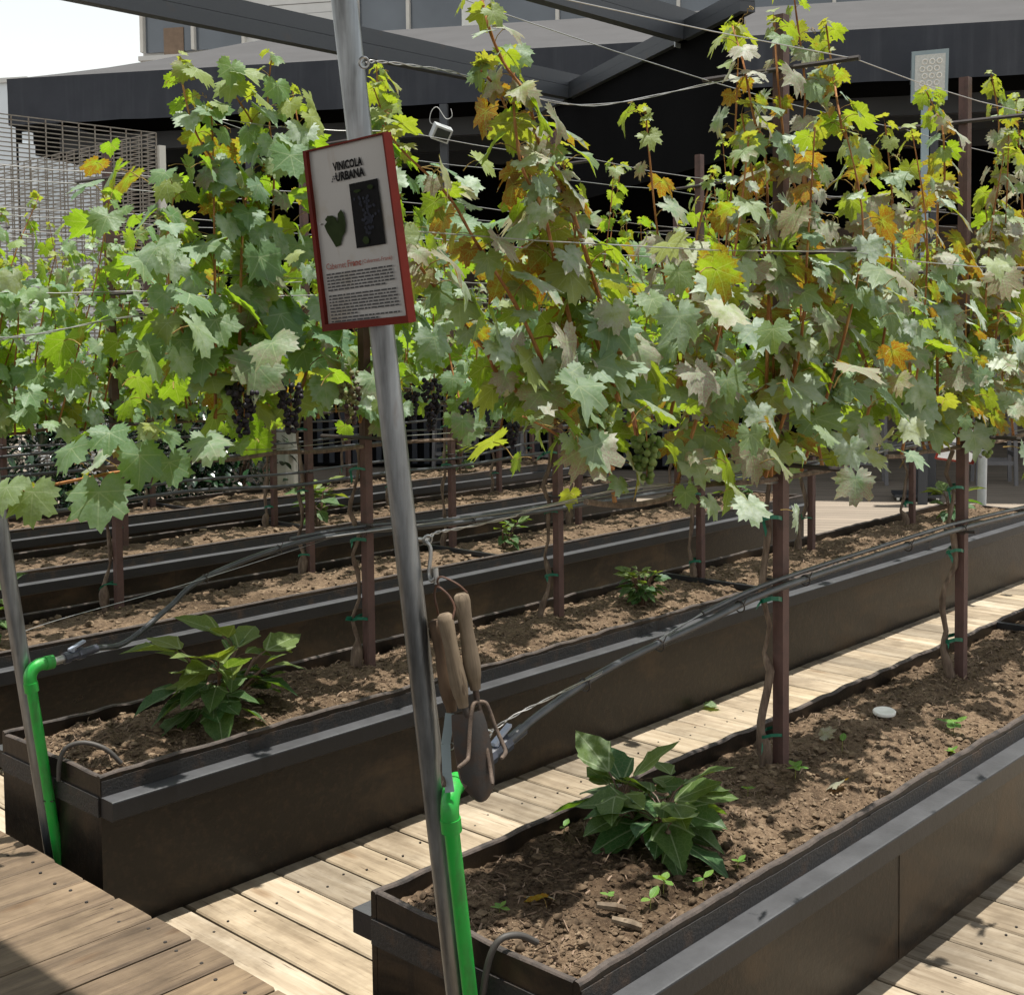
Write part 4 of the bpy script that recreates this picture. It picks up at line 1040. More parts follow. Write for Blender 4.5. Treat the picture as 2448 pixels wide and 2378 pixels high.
for pts in ([(748,930,0),(725,938,-.01),(712,990,-.016),(704,1080,-.02),(697,1210,-.03),(682,1240,-.05),(640,1275,-.06)],
            [(748,930,0),(762,990,0),(778,1080,0),(793,1180,-.01),(812,1290,-.02),(822,1360,-.04)],
            [(748,930,0),(785,935,0),(806,975,.0),(840,1070,.0),(885,1170,-.01),(888,1200,-.025),(868,1225,-.045)]):
    pp = smooth_path(px(pts, DT-0.02), 4); MB().tube(pp, [0.0036]*(len(pp)-1)+[0.0022], 8).build('tine', M['rust'], T1, True, org)
MB().tube(smooth_path(px([(690,362,-.02),(640,318,-.02),(560,280,-.012),(535,300,-.01),(545,330,-.01)], DT), 4), 0.0019, 6).build('thong', M['leather'], T1, True, org)
T2 = thing('garden_trowel', 'hand trowel with worn steel blade and wooden handle hanging by the pole', 'garden tool', at_d(1107,1686,DT), 'garden tools hanging on the pole')
org = T2.location
b0, b1 = at_d(1062,1466,DT-0.035), at_d(1108,1690,DT-0.035)
handle(T2, b0, b1, M['handle'], org)
neck = px([(672,945,-.035),(685,985,-.035),(700,1030,-.03),(708,1080,-.028)], DT)
MB().tube(neck, [0.0065,0.006,0.006,0.004], 8).build('neck', M['blade'], T2, True, org)
# dished blade
cl = px([(690,985,-.03),(702,1060,-.03),(722,1180,-.03),(742,1290,-.03),(756,1380,-.03),(764,1445,-.03)], DT)
hw = [0.028,0.033,0.035,0.033,0.028,0.010]
mb = MB(); vs = []; fs = []; nn = 6
cs = smooth_path(cl, 3); hws = [hw[min(5,int(i/3))]*(1-(i%3)/3)+hw[min(5,int(i/3)+1)]*((i%3)/3) for i in range(len(cs))]
for side in (0, 1):
    for i, p in enumerate(cs):
        d = (cs[min(i+1,len(cs)-1)]-cs[max(i-1,0)]).normalized(); sd = d.cross(FWD).normalized()
        for j in range(nn+1):
            u = -1+2*j/nn
            vs.append(p + sd*hws[i]*u*0.9 + FWD*(0.010*(u*u) - 0.008 + 0.0014*side))
m_ = len(cs)*(nn+1)
for side in (0,1):
    for i in range(len(cs)-1):
        for j in range(nn):
            a = side*m_ + i*(nn+1)+j; f = (a, a+1, a+nn+2, a+nn+1); fs.append(f if side else f[::-1])
mb.add(vs, fs); mb.build('blade', M['blade'], T2, True, org)
MB().tube(smooth_path(px([(612,500,-.04),(625,440,-.03),(600,385,-.02),(560,345,-.015),(535,330,-.01)], DT), 4), 0.0019, 6).build('thong', M['leather'], T2, True, org)
T3 = thing('weeding_fork', 'darker handled weeding tool hanging behind the trowel against the pole', 'garden tool', at_d(1083,1705,DT+.03), 'garden tools hanging on the pole')
org = T3.location
handle(T3, at_d(1042,1480,DT+0.01), at_d(1080,1700,DT+0.01), M['handled'], org)
st = px([(600,990,.012),(592,1060,.012),(578,1150,.012),(585,1300,.01),(600,1400,.01)], DT)
mb = MB()
for p, q in zip(st, st[1:]):
    d = (q-p); sd = d.cross(FWD).normalized(); mb.obox((p+q)/2, d*0.5, sd*0.008, FWD*0.001)
mb.build('blade', M['lamp'], T3, False, org)
for pts in ([(618,1000,.0),(622,1100,0),(640,1220,-.005),(660,1330,-.02),(690,1375,-.03)], [(600,1000,.02),(584,1100,.02),(560,1260,.02),(570,1370,0)]):
    pp = smooth_path(px(pts, DT), 4); MB().tube(pp, [0.0034]*(len(pp)-2)+[0.005,0.004], 6).build('prong', M['rust'], T3, True, org)
MB().tube(smooth_path(px([(545,500,.01),(530,430,.0),(520,370,0),(530,320,-.005)], DT), 4), 0.0019, 6).build('thong', M['leather'], T3, True, org)
T4 = thing('steel_hook', 'steel hook and snap on the pole that the garden tools hang from', 'hook', at_d(1025,1300,DT))
org = T4.location
MB().tube(smooth_path(px([(462,92,.01),(480,100,0),(497,125,0),(500,170,0),(494,230,0),(492,270,0),(505,300,-.005),(522,285,-.008)], DT), 4), 0.0036, 8).build('hook', M['wire'], T4, True, org)
MB().tube(px([(524,236,-.005),(527,270,-.005),(531,318,-.005)], DT), [0.0052,0.005,0.0045], 8).build('snap', M['wire'], T4, True, org)
MB().tube(px([(440,85,.02),(480,88,.0)], DT), 0.004, 8).build('bolt', M['wire'], T4, True, org)
ring, r_ = torus(at_d(800+605*.4592, 1250+1160*.4592, DT+0.02), FWD, 0.006, 0.0013); 
o = MB().tube(ring + [ring[0]+Vector((0.003,-0.002,-0.012))], r_, 5).build('wire_eye', M['wire'], None, True, ring[0]); tag(o, 'small wire eye twisted on the pole just above the green elbow', 'wire')

# ------------------------------------------------------------------ broad-leaved plants, weeds, litter
def broad_leaf(seed):
    rr = random.Random(seed)
    out = [(0,-0.02),(0.10,0.03),(0.24,0.16),(0.31,0.34),(0.37,0.50),(0.30,0.55),(0.27,0.68),(0.15,0.86),(0.0,1.05)]
    cf, cd_ = rr.uniform(0.05,0.38), rr.uniform(0.05,0.4); ph = rr.uniform(0,6)
    def z(x, y): return cf*abs(x) - cd_*y*y*0.55 + 0.035*math.sin(y*9+ph)*abs(x)*3
    vs = []; fs = []; n = len(out)
    for i, (x, y) in enumerate(out): vs.append((0, y, z(0, y)))
    for s in (1, -1):
        for f in (0.55, 1.0):
            for (x, y) in out:
                xx = s*x*f*rr.uniform(.94,1.06); vs.append((xx, y+0.03*(1-f), z(xx, y)))
    for si in range(2):
        b1_ = n + si*2*n; b2_ = b1_ + n
        for i in range(n-1):
            for (p, q) in ((0, b1_), (b1_, b2_)):
                f = (p+i, q+i, q+i+1, p+i+1); fs.append(f if si == 0 else f[::-1])
    mb = MB(); mb.add(vs, fs); mb.tube([(0,0.0,0),(0,-0.16,-0.03),(0,-0.42,-0.17)], [0.016,0.014,0.016], 4, 1, False)
    return mb.mesh('leaf', [M['poin'], M['stemg']], True)
BL = [broad_leaf(i) for i in range(7)]
def broad_plant(k, x, y, h, rad, nl, size, label, seed, light=0.15):
    rr = random.Random(seed); z0 = soil_z(x, y, k)
    T = thing('broad_leaved_plant', label, 'plant', (x, y, z0), 'bushy broad-leaved plants in the planters')
    st = MB(); tops = []
    for i in range(max(3, nl//8)):
        a = rr.uniform(0, 6.28); q = rad*rr.uniform(0.15,0.75); tp = Vector((x+q*math.cos(a), y+q*math.sin(a), z0+h*rr.uniform(0.65,1.0))); tops.append(tp)
        s_ = MB().tube(smooth_path([(x+.008*math.cos(a), y+.008*math.sin(a), z0-0.01), ((x*.5+tp.x*.5), (y*.5+tp.y*.5), z0+h*0.4), tp], 3), [0.006]*3+[0.0045]*4, 6)
        s_.build('stem', M['stemg'], T, True, (x,y,z0))
    for i in range(nl):
        tp = rr.choice(tops); t = rr.uniform(0.35,1.0) if i > 6 else 1.0
        nd = Vector((x,y,z0)).lerp(tp, t); nd.z = z0 + (tp.z-z0)*t
        out = (nd - Vector((x,y,nd.z))); phi = rr.uniform(0, 6.28) if rr.random() < .5 or out.length < .02 else math.atan2(out.y, out.x) + rr.uniform(-.9,.9)
        dro = rr.uniform(-0.65,0.15) if t > 0.75 else rr.uniform(-0.2,0.5)
        m3 = orient(phi, dro, rr.uniform(-.4,.4)); sc = size*rr.uniform(0.65,1.12)*(0.7 if t > .9 and rr.random() < .5 else 1)
        o = bpy.data.objects.new('leaf', rr.choice(BL)); C.objects.link(o); o.parent = T
        mw = m3.to_4x4() @ Matrix.Diagonal((sc,sc,sc,1)); mw.translation = nd + m3 @ Vector((0,0.42,0.17))*sc - Vector((x,y,z0)); o.matrix_local = mw
        o.color = (rr.uniform(0,0.2)+ (light if t > .8 else 0), 0, rr.uniform(0,0.25), 1)
broad_plant(0, 2.17, 1.62, 0.115, 0.19, 60, 0.115, 'broad-leaved plant in the nearest planter, right of the green pipe', 1)
broad_plant(1, 2.06, 3.10, 0.20, 0.18, 60, 0.132, 'large broad-leaved plant at the left end of the second planter', 2, 0.3)
broad_plant(1, 4.10, 3.10, 0.13, 0.09, 80, 0.058, 'small dense leafy bush midway along the second planter', 3, 0.3)
broad_plant(1, 7.05, 3.10, 0.17, 0.13, 22, 0.105, 'leafy plant at the far right end of the second planter', 4, 0.3)
broad_plant(2, 4.75, 4.50, 0.11, 0.12, 24, 0.075, 'low leafy plant midway along the third planter', 5)
broad_plant(2, 7.0, 4.55, 0.15, 0.11, 22, 0.085, 'light green leafy plant at the right end of the third planter', 6, 0.5)
broad_plant(3, 4.62, 5.87, 0.24, 0.15, 30, 0.115, 'leafy plant in the fourth planter, left of the leaning pole', 7, 0.35)
broad_plant(4, 7.15, 7.25, 0.20, 0.15, 26, 0.105, 'leafy plant in the farthest planter, right of the leaning pole', 8, 0.35)
broad_plant(2, 2.0, 4.45, 0.2, 0.1, 14, 0.10, 'leafy plant peeping past the left pole in the third planter', 9, 0.1)
def seed_leaf(seed):
    rr = random.Random(seed); pts = [(0,0),(0.22,0.2),(0.30,0.5),(0.2,0.8),(0,1.0),(-0.2,0.8),(-0.30,0.5),(-0.22,0.2)]
    vs = [(0,0.45,-0.03)] + [(x, y, 0.12*abs(x)+rr.uniform(-.05,.05)) for x, y in pts]
    return MB().add(vs, [(0, 1+i, 1+(i+1) % 8) for i in range(8)]).mesh('leaf', M['weed'], True)
SL = [seed_leaf(i) for i in range(3)]
for i, (x, y, n_, s_, lab) in enumerate([(1.98,1.45,4,.032,'tallest green seedling near the front corner of the nearest planter'),(1.91,1.43,2,.03,'two-leaved seedling by the wood chip in the nearest planter'),
        (2.06,1.41,2,.026,'pale seedling at the front rim below the broad-leaved plant'),(1.72,1.65,4,.02,'tiny seedling just right of the green pipe'),(1.88,1.51,3,.018,'tiny seedling in dark soil between pipe and plant'),
        (2.11,1.82,2,.024,'seedling at the back rim left of the broad-leaved plant'),(2.69,1.57,5,.03,'seedling in front of the first maroon post'),(3.35,1.46,6,.045,'star-shaped seedling near the white disc'),
        (3.2,1.4,6,.022,'curly seedling at the front rim near the white disc'),(2.98,1.6,1,.035,'single round leaf lying between first post and white disc'),(2.57,1.63,4,.022,'low seedling behind the broad-leaved plant tip'),(2.2,1.42,4,.022,'trailing seedling right under the broad-leaved plant')]):
    rr = random.Random(500+i); z0 = soil_z(x, y, 0)
    T = thing('seedling', lab, 'seedling', (x,y,z0), 'seedlings in the nearest planter')
    hh = s_*rr.uniform(0.5,1.0); MB().tube([(x,y,z0-.003),(x+.002,y,z0+hh)], 0.0011, 4).build('stem', M['caneg'], T, True, (x,y,z0))
    for q in range(n_):
        m3 = orient(q*2*PI/max(1,n_)+rr.uniform(-.4,.4), rr.uniform(-0.7,0.1), 0); o = bpy.data.objects.new('leaf', SL[q % 3]); C.objects.link(o); o.parent = T
        sc = s_*rr.uniform(.8,1.15); mw = m3.to_4x4() @ Matrix.Diagonal((sc,sc,sc,1)); mw.translation = (0.002,0,hh); o.matrix_local = mw; o.color = (rr.uniform(0,.3),0,0,1)
c = Vector((3.32,1.65,soil_z(3.32,1.65,0)+0.012))
mb = MB(); n = 24
for (r_, z_) in ((0.0,0.004),(0.018,0.004),(0.021,0.006),(0.030,0.006),(0.032,0.003),(0.031,-0.008)):
    pass
prof = [(0.016,0.0035),(0.019,0.0065),(0.030,0.0065),(0.0325,0.002),(0.0315,-0.010)]
vs = [(0,0,0.0035)]; fs = []
for (r_, z_) in prof: vs += [(r_*math.cos(2*PI*i/n), r_*math.sin(2*PI*i/n), z_) for i in range(n)]
fs += [(0, 1+i, 1+(i+1) % n) for i in range(n)]
for j in range(len(prof)-1): fs += [(1+j*n+i, 1+(j+1)*n+i, 1+(j+1)*n+(i+1) % n, 1+j*n+(i+1) % n) for i in range(n)]
o = MB().add(vs, fs).build('jar_lid', M['plate'], None, True); o.location = c + Vector((0,0,0.004)); o.scale = (1,1,0.55); o.rotation_euler = (0.05,-0.08,0); tag(o, 'round white lid lying on the soil of the nearest planter', 'lid')
for i, (p, s_, lab) in enumerate(((at_z(1705,1690,0.006), 0.075, 'fallen green leaf on the boards between the first two planters'),)):
    o = link('fallen_leaf', LEAF['round'][2], None, p + Vector((0,0,0.008))); o.rotation_euler = (0.25,-0.1,1.0); o.scale = (s_/1.6,)*3; o.color = (.2,0,.2,1); tag(o, lab, 'leaf')
for i, (x, y, s_, lab) in enumerate(((1.79,1.60,.07,'curled dry brown leaf on the soil right of the green pipe'),(2.72,1.47,.075,'dry brown leaf on the soil in front of the first post'),(3.03,1.68,.06,'thin dry leaf left of the white lid'))):
    o = link('dry_leaf', LEAF['deep'][i+2], None, (x,y,soil_z(x,y,0)+0.015)); o.rotation_euler = (0.4*i-.3,0.5,1.9*i); o.scale = (s_/1.6*.8, s_/1.6, s_/1.6); o.color = (0.3,1.0,.8,1); tag(o, lab, 'leaf', 'dry leaves on the soil')
ch = MB().tube([(0,0,0),(0.02,0.004,0.003),(0.055,0.0,0.0)], [0.008,0.009,0.006], 7)
for i, (x, y, a, lab) in enumerate(((1.84,1.40,2.2,'pale wood chip near the front corner of the nearest planter'),(1.86,1.455,2.5,'short wood chip beside the two-leaved seedling'))):
    o = link('wood_chip', ch.mesh('wood_chip', M['handle']), None, (x,y,soil_z(x,y,0)+0.008)); o.rotation_euler = (0,-0.25,a); tag(o, lab, 'wood chip', 'wood chips on the soil')

# ------------------------------------------------------------------ grapevines
def W(y, *pts): return [at_y(px_, py_, y + (dz if len(q) else 0)) for (px_, py_, *q) in pts for dz in [q[0] if q else 0]]
# nearest row
v = Vine(0, 2.79, 'grapevine at the first maroon post of the nearest row, rusty mottled leaves and green grapes', 'deep', 11)
v.trunk(1.12); v.cordon(-0.78, 0.42)
Y = 1.64
heroes = [
 ([(1443,954),(1397,875),(1346,705),(1305,528),(1278,450),(1236,335),(1195,225),(1150,170)], .0055, .085),
 ([(1525,1059),(1489,871),(1429,700),(1369,510),(1319,400),(1287,340),(1259,230),(1204,151),(1167,60),(1140,-60)], .0058, .085),
 ([(1480,960),(1369,661),(1305,505),(1252,413),(1234,321),(1227,220),(1230,120)], .005, .09),
 ([(1330,1010),(1199,903),(1163,839),(1094,756),(993,623),(950,560)], .0048, .075),
 ([(1350,1000),(1250,760),(1135,574),(1071,468),(965,363),(915,300)], .0045, .08),
 ([(1600,1000),(1640,820),(1660,600),(1700,420)], .0045, .08),
 ([(1830,980),(1838,640),(1828,358),(1805,294),(1778,156),(1750,60)], .005, .08),
 ([(1880,980),(1938,643),(1929,496),(1922,321),(1924,197),(1901,14),(1895,-60)], .005, .08),
 ([(1960,990),(1980,643),(1929,510),(1885,400),(1860,200),(1850,40)], .005, .08),
 ([(2076,958),(2071,875),(2035,765),(2040,600),(2048,395),(2016,317),(2007,275),(1989,161),(1975,60)], .0052, .08)]
for i, (pts, r0, sp) in enumerate(heroes):
    v.cane([at_y(a, b, Y + v.r.uniform(-.06,.06)) for a, b in pts], r0, spacing=sp*0.54, size=(0.07,0.12), lat=0.5, bias=0.62)
v.cane([at_y(a, b, 1.58) for a, b in ((1466,1120),(1380,1070),(1300,1020),(1250,995))], .0042, spacing=.05, size=(.07,.12), lat=.7, bias=.8, tip=False)
v.fill(190, -0.72, 0.45, 1.13, 1.68, (0.045,0.125), 0.30); v.ca, v.cb = -0.3, 0.42; v.auto(6, 1.95, 2.27, 0.17, size=(0.075,0.12), spacing=.056, lat=.5, r0=.0045); v.ca, v.cb = -0.72, -0.3; v.auto(3, 1.8, 2.1, 0.15, size=(0.075,0.115), spacing=.056, lat=.5, r0=.0045)
for (a, b, d, n, l, wd, kd) in ((1425,945,1.58,46,.15,.038,'grape_green'),(1545,1030,1.60,36,.11,.038,'grape_green'),(1992,860,1.60,40,.13,.036,'grape_green')):
    v.bunch(at_y(a, b, d), n, l, wd, kd)
v = Vine(0, 3.885, 'grapevine at the second maroon post of the nearest row, at the right edge', 'deep', 12)
v.trunk(1.12); v.cordon(-0.5, 0.5)
for pts, r0, sp in [([(2241,1000),(2241,510),(2257,473),(2255,321),(2237,266),(2215,220)], .0048, .08),
   ([(2411,852),(2397,715),(2379,600),(2375,528),(2379,459),(2388,298),(2370,180)], .005, .08),
   ([(2330,980),(2228,779),(2225,646),(2190,480)], .0045, .08), ([(2180,1000),(2170,800),(2140,620),(2130,420)], .0045, .08), ([(2440,980),(2450,700),(2440,420),(2430,230)], .0045, .08)]:
    v.cane([at_y(a, b, Y + v.r.uniform(-.06,.06)) for a, b in pts], r0, spacing=sp*0.54, size=(0.065,0.115), lat=0.5, bias=0.62)
v.auto(3, 1.6, 1.95, size=(0.065,0.12), spacing=.05, bias=.7); v.fill(175, -0.5, 0.5, 1.22, 1.7, (0.045,0.12), 0.30); v.auto(5, 1.85, 2.12, 0.17, size=(0.07,0.11), spacing=.056, lat=.5, r0=.0042)
v.bunch(at_y(2355,800,1.62), 44, .14, .038, 'grape_green'); v.bunch(at_y(2362,985,1.6), 48, .14, .036, 'grape_green')
v = Vine(0, 4.95, 'grapevine reaching in from beyond the right edge in the nearest row', 'deep', 13)
v.trunk(); v.cordon(-0.55, 0.5); v.auto(7, 1.7, 2.15, size=(0.065,0.12), spacing=.055); v.fill(90, -0.55, 0.4, 1.1, 1.6, (.055,.125), .2)
# second row
v = Vine(1, 2.735, 'large-leaved grapevine of the second row, left of the sign, with black grapes', 'round', 21)
v.trunk(1.14); v.cordon(-1.0, 0.45)
Y = 3.18
for pts, r0, sp in [([(592,1000),(592,519),(514,390),(468,317),(440,220),(430,140)], .0055, .08), ([(569,1027),(579,574),(597,427),(611,317),(556,216),(540,150)], .0055, .08),
   ([(583,898),(640,640),(655,420),(640,250),(650,130)], .005, .08), ([(569,1027),(560,972),(478,857),(422,756),(400,600),(420,440)], .005, .08),
   ([(515,1000),(514,700),(510,390),(505,260)], .005, .09), ([(700,1010),(760,760),(770,520),(720,330),(700,220)], .005, .08),
   ([(760,1000),(830,780),(900,560),(905,300),(900,160)], .005, .08), ([(860,1010),(930,800),(960,520),(930,330),(890,200)], .005, .08)]:
    v.cane([at_y(a, b, Y + v.r.uniform(-.08,.08)) for a, b in pts], r0, spacing=sp*0.53, size=(0.095,0.155), lat=0.45, bias=0.65)
v.cane([at_y(a, b, 3.08) for a, b in ((420,1118),(290,1128),(130,1158),(0,1180),(-80,1200))], .0058, spacing=.26, size=(.09,.12), lat=.3, tip=False, bias=.7)
v.fill(190, -0.95, 0.45, 1.16, 2.05, (0.055,0.15), 0.32)
# hanging leaves at the lower left
for a, b, sz, ph, dr, ro in ((236,1176,.178,-2.25,1.15,.1),(334,1088,.155,-2.0,1.25,-.3),(405,1105,.125,-1.6,1.25,.35),(171,1072,.13,-2.6,.8,.4),(78,1176,.145,-2.4,1.2,-.2),(15,1165,.12,-2.7,.9,.2),(262,1035,.12,-2.2,.7,.1),(395,1035,.10,-1.5,.9,-.2)):
    v.put(at_y(a, b, 3.02), orient(ph, dr, ro), sz/1.62, (v.r.uniform(0,.12) if a > 100 else .35,0,v.r.uniform(0.0,.25),1))
for (a, b, d, n, l, wd, kd) in ((692,905,3.04,60,.16,.05,'grape_dark'),(580,918,3.04,56,.15,.05,'grape_dark'),(555,900,3.14,30,.1,.035,'grape_dark'),(838,880,3.04,60,.17,.05,'grape_mix'),(1030,900,3.1,60,.18,.042,'grape_dark'),(1118,955,3.1,36,.11,.03,'grape_dark'),(985,930,3.12,30,.1,.03,'grape_dark')):
    v.bunch(at_y(a, b, d), n, l, wd, kd)
desc = ['behind the first maroon post', 'with pale leaves behind the large rusty leaves', 'behind the right-hand leaves of the nearest row', 'near the patio end']
for i, (x, seed) in enumerate(((3.71,22),(4.685,23),(5.665,24),(6.80,25))):
    v = Vine(1, x, ['second-row grapevine next right of the large-leaved one, bunches below its leaves','third grapevine along the second row, behind the nearest row leaves','fourth grapevine along the second row, left of the second nearest post','last grapevine of the second row, close to the far pale pole'][i], 'far' if i else 'round', seed)
    v.trunk(1.13); v.cordon(-0.5, 0.5); v.auto(9, 1.72, 2.22 if i != 1 else 2.35, 0.22, size=(0.06,0.12), spacing=.05)
    v.fill(140, -0.5, 0.5, 1.14, 1.95, (0.05,0.125), 0.32)
    if i == 0:
        v.bunch(at_y(1225,1005,3.1), 34, .1, .03, 'grape_dark')
# rows behind
lab3 = ['third-row grapevine at the far left edge','third-row grapevine on the maroon post left of the sign','third-row grapevine seen between sign and second-row leaves','third-row grapevine behind the leaning pole, right side','third-row grapevine behind the rust-leaved vine','last grapevine of the third row, before the patio']
for i, x in enumerate(POSTS[2]):
    v = Vine(2, x, lab3[i], 'far', 31+i); v.trunk(1.13); v.cordon(-0.5, 0.5); v.auto(17 if i < 2 else 11, 1.72, 2.12, 0.17, size=(0.055,0.11), spacing=.052); v.fill(210 if i < 2 else 130, -.5, .5, 1.12, 1.95, (.05,.12), .26)
lab4 = ['fourth-row grapevine at the left edge before the grille','second grapevine of the fourth row, below the grille corner','third grapevine of the fourth row, hidden mostly by the sign','fourth grapevine of the fourth row, right of the leaning pole','fifth grapevine of the fourth row, deep behind the front canes','last grapevine of the fourth row, nearest the patio']
for i, x in enumerate(POSTS[3]):
    v = Vine(3, x, lab4[i], 'far', 41+i); v.trunk(1.12); v.cordon(-0.5, 0.5); v.auto(14 if i < 2 else 9, 1.7, 2.1, 0.17, size=(0.06,0.115), spacing=.066); v.fill(90, -.5, .5, 1.12, 1.8, (.055,.12), .26)
lab5 = ['farthest-row grapevine at the left, against the grille','second grapevine of the farthest row, by the hedge','third grapevine of the farthest row, near the grey bin','fourth grapevine of the farthest row, left of the leaning pole','fifth grapevine of the farthest row, in front of the stools','last grapevine of the farthest row, under the awning edge']
for i, x in enumerate(POSTS[4]):
    v = Vine(4, x, lab5[i], 'far', 51+i); v.trunk(1.12); v.cordon(-0.5, 0.5); v.auto(6, 1.55, 1.95, 0.16, size=(0.08,0.14), spacing=.1); v.fill(50, -.5, .5, 1.12, 1.7, (.07,.13), .26)

# past 300 leaves on one vine the smallest in view are joined into one mass of leaves
JM = {M['leafA'].name: M['leafAj'], M['leafD'].name: M['leafDj'], M['leafB'].name: M['leafBj']}
MC = {}
def mesh_data(me):
    if me.name not in MC:
        v_ = np.empty(len(me.vertices)*3); me.vertices.foreach_get('co', v_)
        MC[me.name] = (v_.reshape(-1,3), [tuple(p.vertices) for p in me.polygons], [p.material_index for p in me.polygons])
    return MC[me.name]
for v in VINES:
    v.leaves.sort(key=lambda q: -q[1]/(v.base + q[2].translation - CAM).dot(FWD))
    for (me, sc, mw, rn, col) in v.leaves[:300]:
        o = bpy.data.objects.new('leaf', me); C.objects.link(o); o.parent = v.o; o.matrix_local = mw; o.color = col
    rest = v.leaves[300:]; V_ = []; F_ = []; I_ = []; LC = []; CO = []; RN = []; n0 = 0
    if not rest: continue
    for (me, sc, mw, rn, col) in rest:
        vv, ff, mi = mesh_data(me); m4 = np.array(mw)
        V_.append(vv @ m4[:3,:3].T + m4[:3,3]); F_ += [tuple(i + n0 for i in f) for f in ff]; I_ += mi
        LC.append(vv); CO.append(np.tile(col[:3], (len(vv),1))); RN.append(np.full(len(vv), rn)); n0 += len(vv)
    V_ = np.concatenate(V_); me2 = bpy.data.meshes.new('small_leaves'); me2.from_pydata(V_.tolist(), [], F_)
    me2.materials.append(JM[rest[0][0].materials[0].name]); me2.materials.append(M['petiole'])
    me2.polygons.foreach_set('material_index', I_); me2.polygons.foreach_set('use_smooth', [True]*len(F_))
    for nm, ty, ar, key in (('leafco','FLOAT_VECTOR',np.concatenate(LC),'vector'),('leafcol','FLOAT_VECTOR',np.concatenate(CO),'vector'),('leafrnd','FLOAT',np.concatenate(RN),'value')):
        at_ = me2.attributes.new(nm, ty, 'POINT'); at_.data.foreach_set(key, ar.ravel())
    me2.update(); o = link('small_leaves', me2, v.o, v.base); o['kind'] = 'stuff'

# ------------------------------------------------------------------ big awning and what stands under it
AD, AZ, AB_ = 11.85, 4.19, 3.72
uL, uR = -7.75, 7.5
A = thing('awning', 'long black awning with deep valance over the restaurant patio', 'awning', bp(uL, AD, 0))
o0 = A.location
ridge_d = 15.0; ridgeL = at_b(655,92,ridge_d); ridgeR = at_b(1621,28,ridge_d); zr = (ridgeL.z+ridgeR.z)/2
uH = ridgeL.dot(TB)
mb = MB(); nseg = 26
def sag(u, f): return -0.05*math.sin(PI*f)*abs(math.sin(u*1.05))
vs = []; fs = []
for i in range(nseg+1):
    t = i/nseg
    for j in range(7):
        f = j/6; u0 = uL + (uR-uL)*t; u1 = uH + (uR-uH)*t; u = u0 + (u1-u0)*f
        vs.append(bp(u, AD + (ridge_d-AD)*f, AZ + (zr-AZ)*f + sag(u, f)))
for i in range(nseg):
    for j in range(6):
        a = i*7+j; fs.append((a, a+7, a+8, a+1))
mb.add(vs, fs); mb.build('roof_fabric', M['awntop'], A, True, o0)
mb = MB(); vs = []; fs = []; n = 60
for i in range(n+1):
    u = uL + (uR-uL)*i/n; wv_ = 0.012*math.sin(u*7.0) + 0.02*noise.noise(Vector((u*2,0,0)))
    vs += [bp(u, AD-0.012, AZ+0.002), bp(u, AD-0.014+wv_*0.6, (AZ+AB_)/2), bp(u, AD-0.012+wv_, AB_+0.01*noise.noise(Vector((u*3,1,0))))]
for i in range(n):
    for j in range(2): a = i*3+j; fs.append((a, a+1, a+4, a+3))
mb.add(vs, fs); mb.build('valance', M['awning'], A, True, o0)
mb = MB(); mb.add([bp(uL-0.004,AD,AZ), bp(uL-0.004,18,AZ), bp(uL-0.004,18,AB_), bp(uL-0.004,AD,AB_)], [(0,1,2,3)]); mb.build('side_valance', M['awning'], A, False, o0)
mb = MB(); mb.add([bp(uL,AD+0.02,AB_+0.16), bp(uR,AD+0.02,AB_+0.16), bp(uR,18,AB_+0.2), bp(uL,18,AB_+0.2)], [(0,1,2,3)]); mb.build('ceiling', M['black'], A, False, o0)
for u in (-5.15, -1.9, 1.4, 4.6):
    mb = MB(); mb.obox(bp(u, AD+0.12, AB_/2), TB*0.035, NB*0.035, Vector((0,0,AB_/2))); mb.build('support_post', M['beam'], A, False, o0)
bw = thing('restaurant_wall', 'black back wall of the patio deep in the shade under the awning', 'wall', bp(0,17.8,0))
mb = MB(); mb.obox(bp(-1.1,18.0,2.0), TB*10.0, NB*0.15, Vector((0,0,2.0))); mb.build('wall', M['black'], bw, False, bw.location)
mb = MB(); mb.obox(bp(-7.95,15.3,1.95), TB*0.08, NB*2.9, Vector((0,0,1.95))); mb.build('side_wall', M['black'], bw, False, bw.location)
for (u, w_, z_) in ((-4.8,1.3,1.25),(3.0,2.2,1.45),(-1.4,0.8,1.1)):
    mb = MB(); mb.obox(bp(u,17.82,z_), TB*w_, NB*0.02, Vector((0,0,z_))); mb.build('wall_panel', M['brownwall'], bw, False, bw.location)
for i, (d_, z_) in enumerate(((12.6,3.62),(13.9,3.66),(15.4,3.7))):
    MB().obox(bp(0.0, d_, z_), TB*7.6, NB*0.05, Vector((0,0,0.09))).build('soffit_beam', M['beam'], A, False, o0)
# slatted black bar counter
bc = thing('bar_counter', 'black slatted bar counter in the shade behind the farthest planter', 'counter', bp(-3.2,14.2,0))
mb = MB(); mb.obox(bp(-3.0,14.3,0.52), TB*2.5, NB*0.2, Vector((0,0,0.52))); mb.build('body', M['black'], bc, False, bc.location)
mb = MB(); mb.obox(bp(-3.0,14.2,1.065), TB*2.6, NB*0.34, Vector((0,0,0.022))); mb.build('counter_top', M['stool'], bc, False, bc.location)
for i in range(34):
    mb = MB(); mb.obox(bp(-5.4+0.145*i,14.085,0.52), TB*0.03, NB*0.012, Vector((0,0,0.5))); mb.build('slat', M['awning'], bc, False, bc.location)

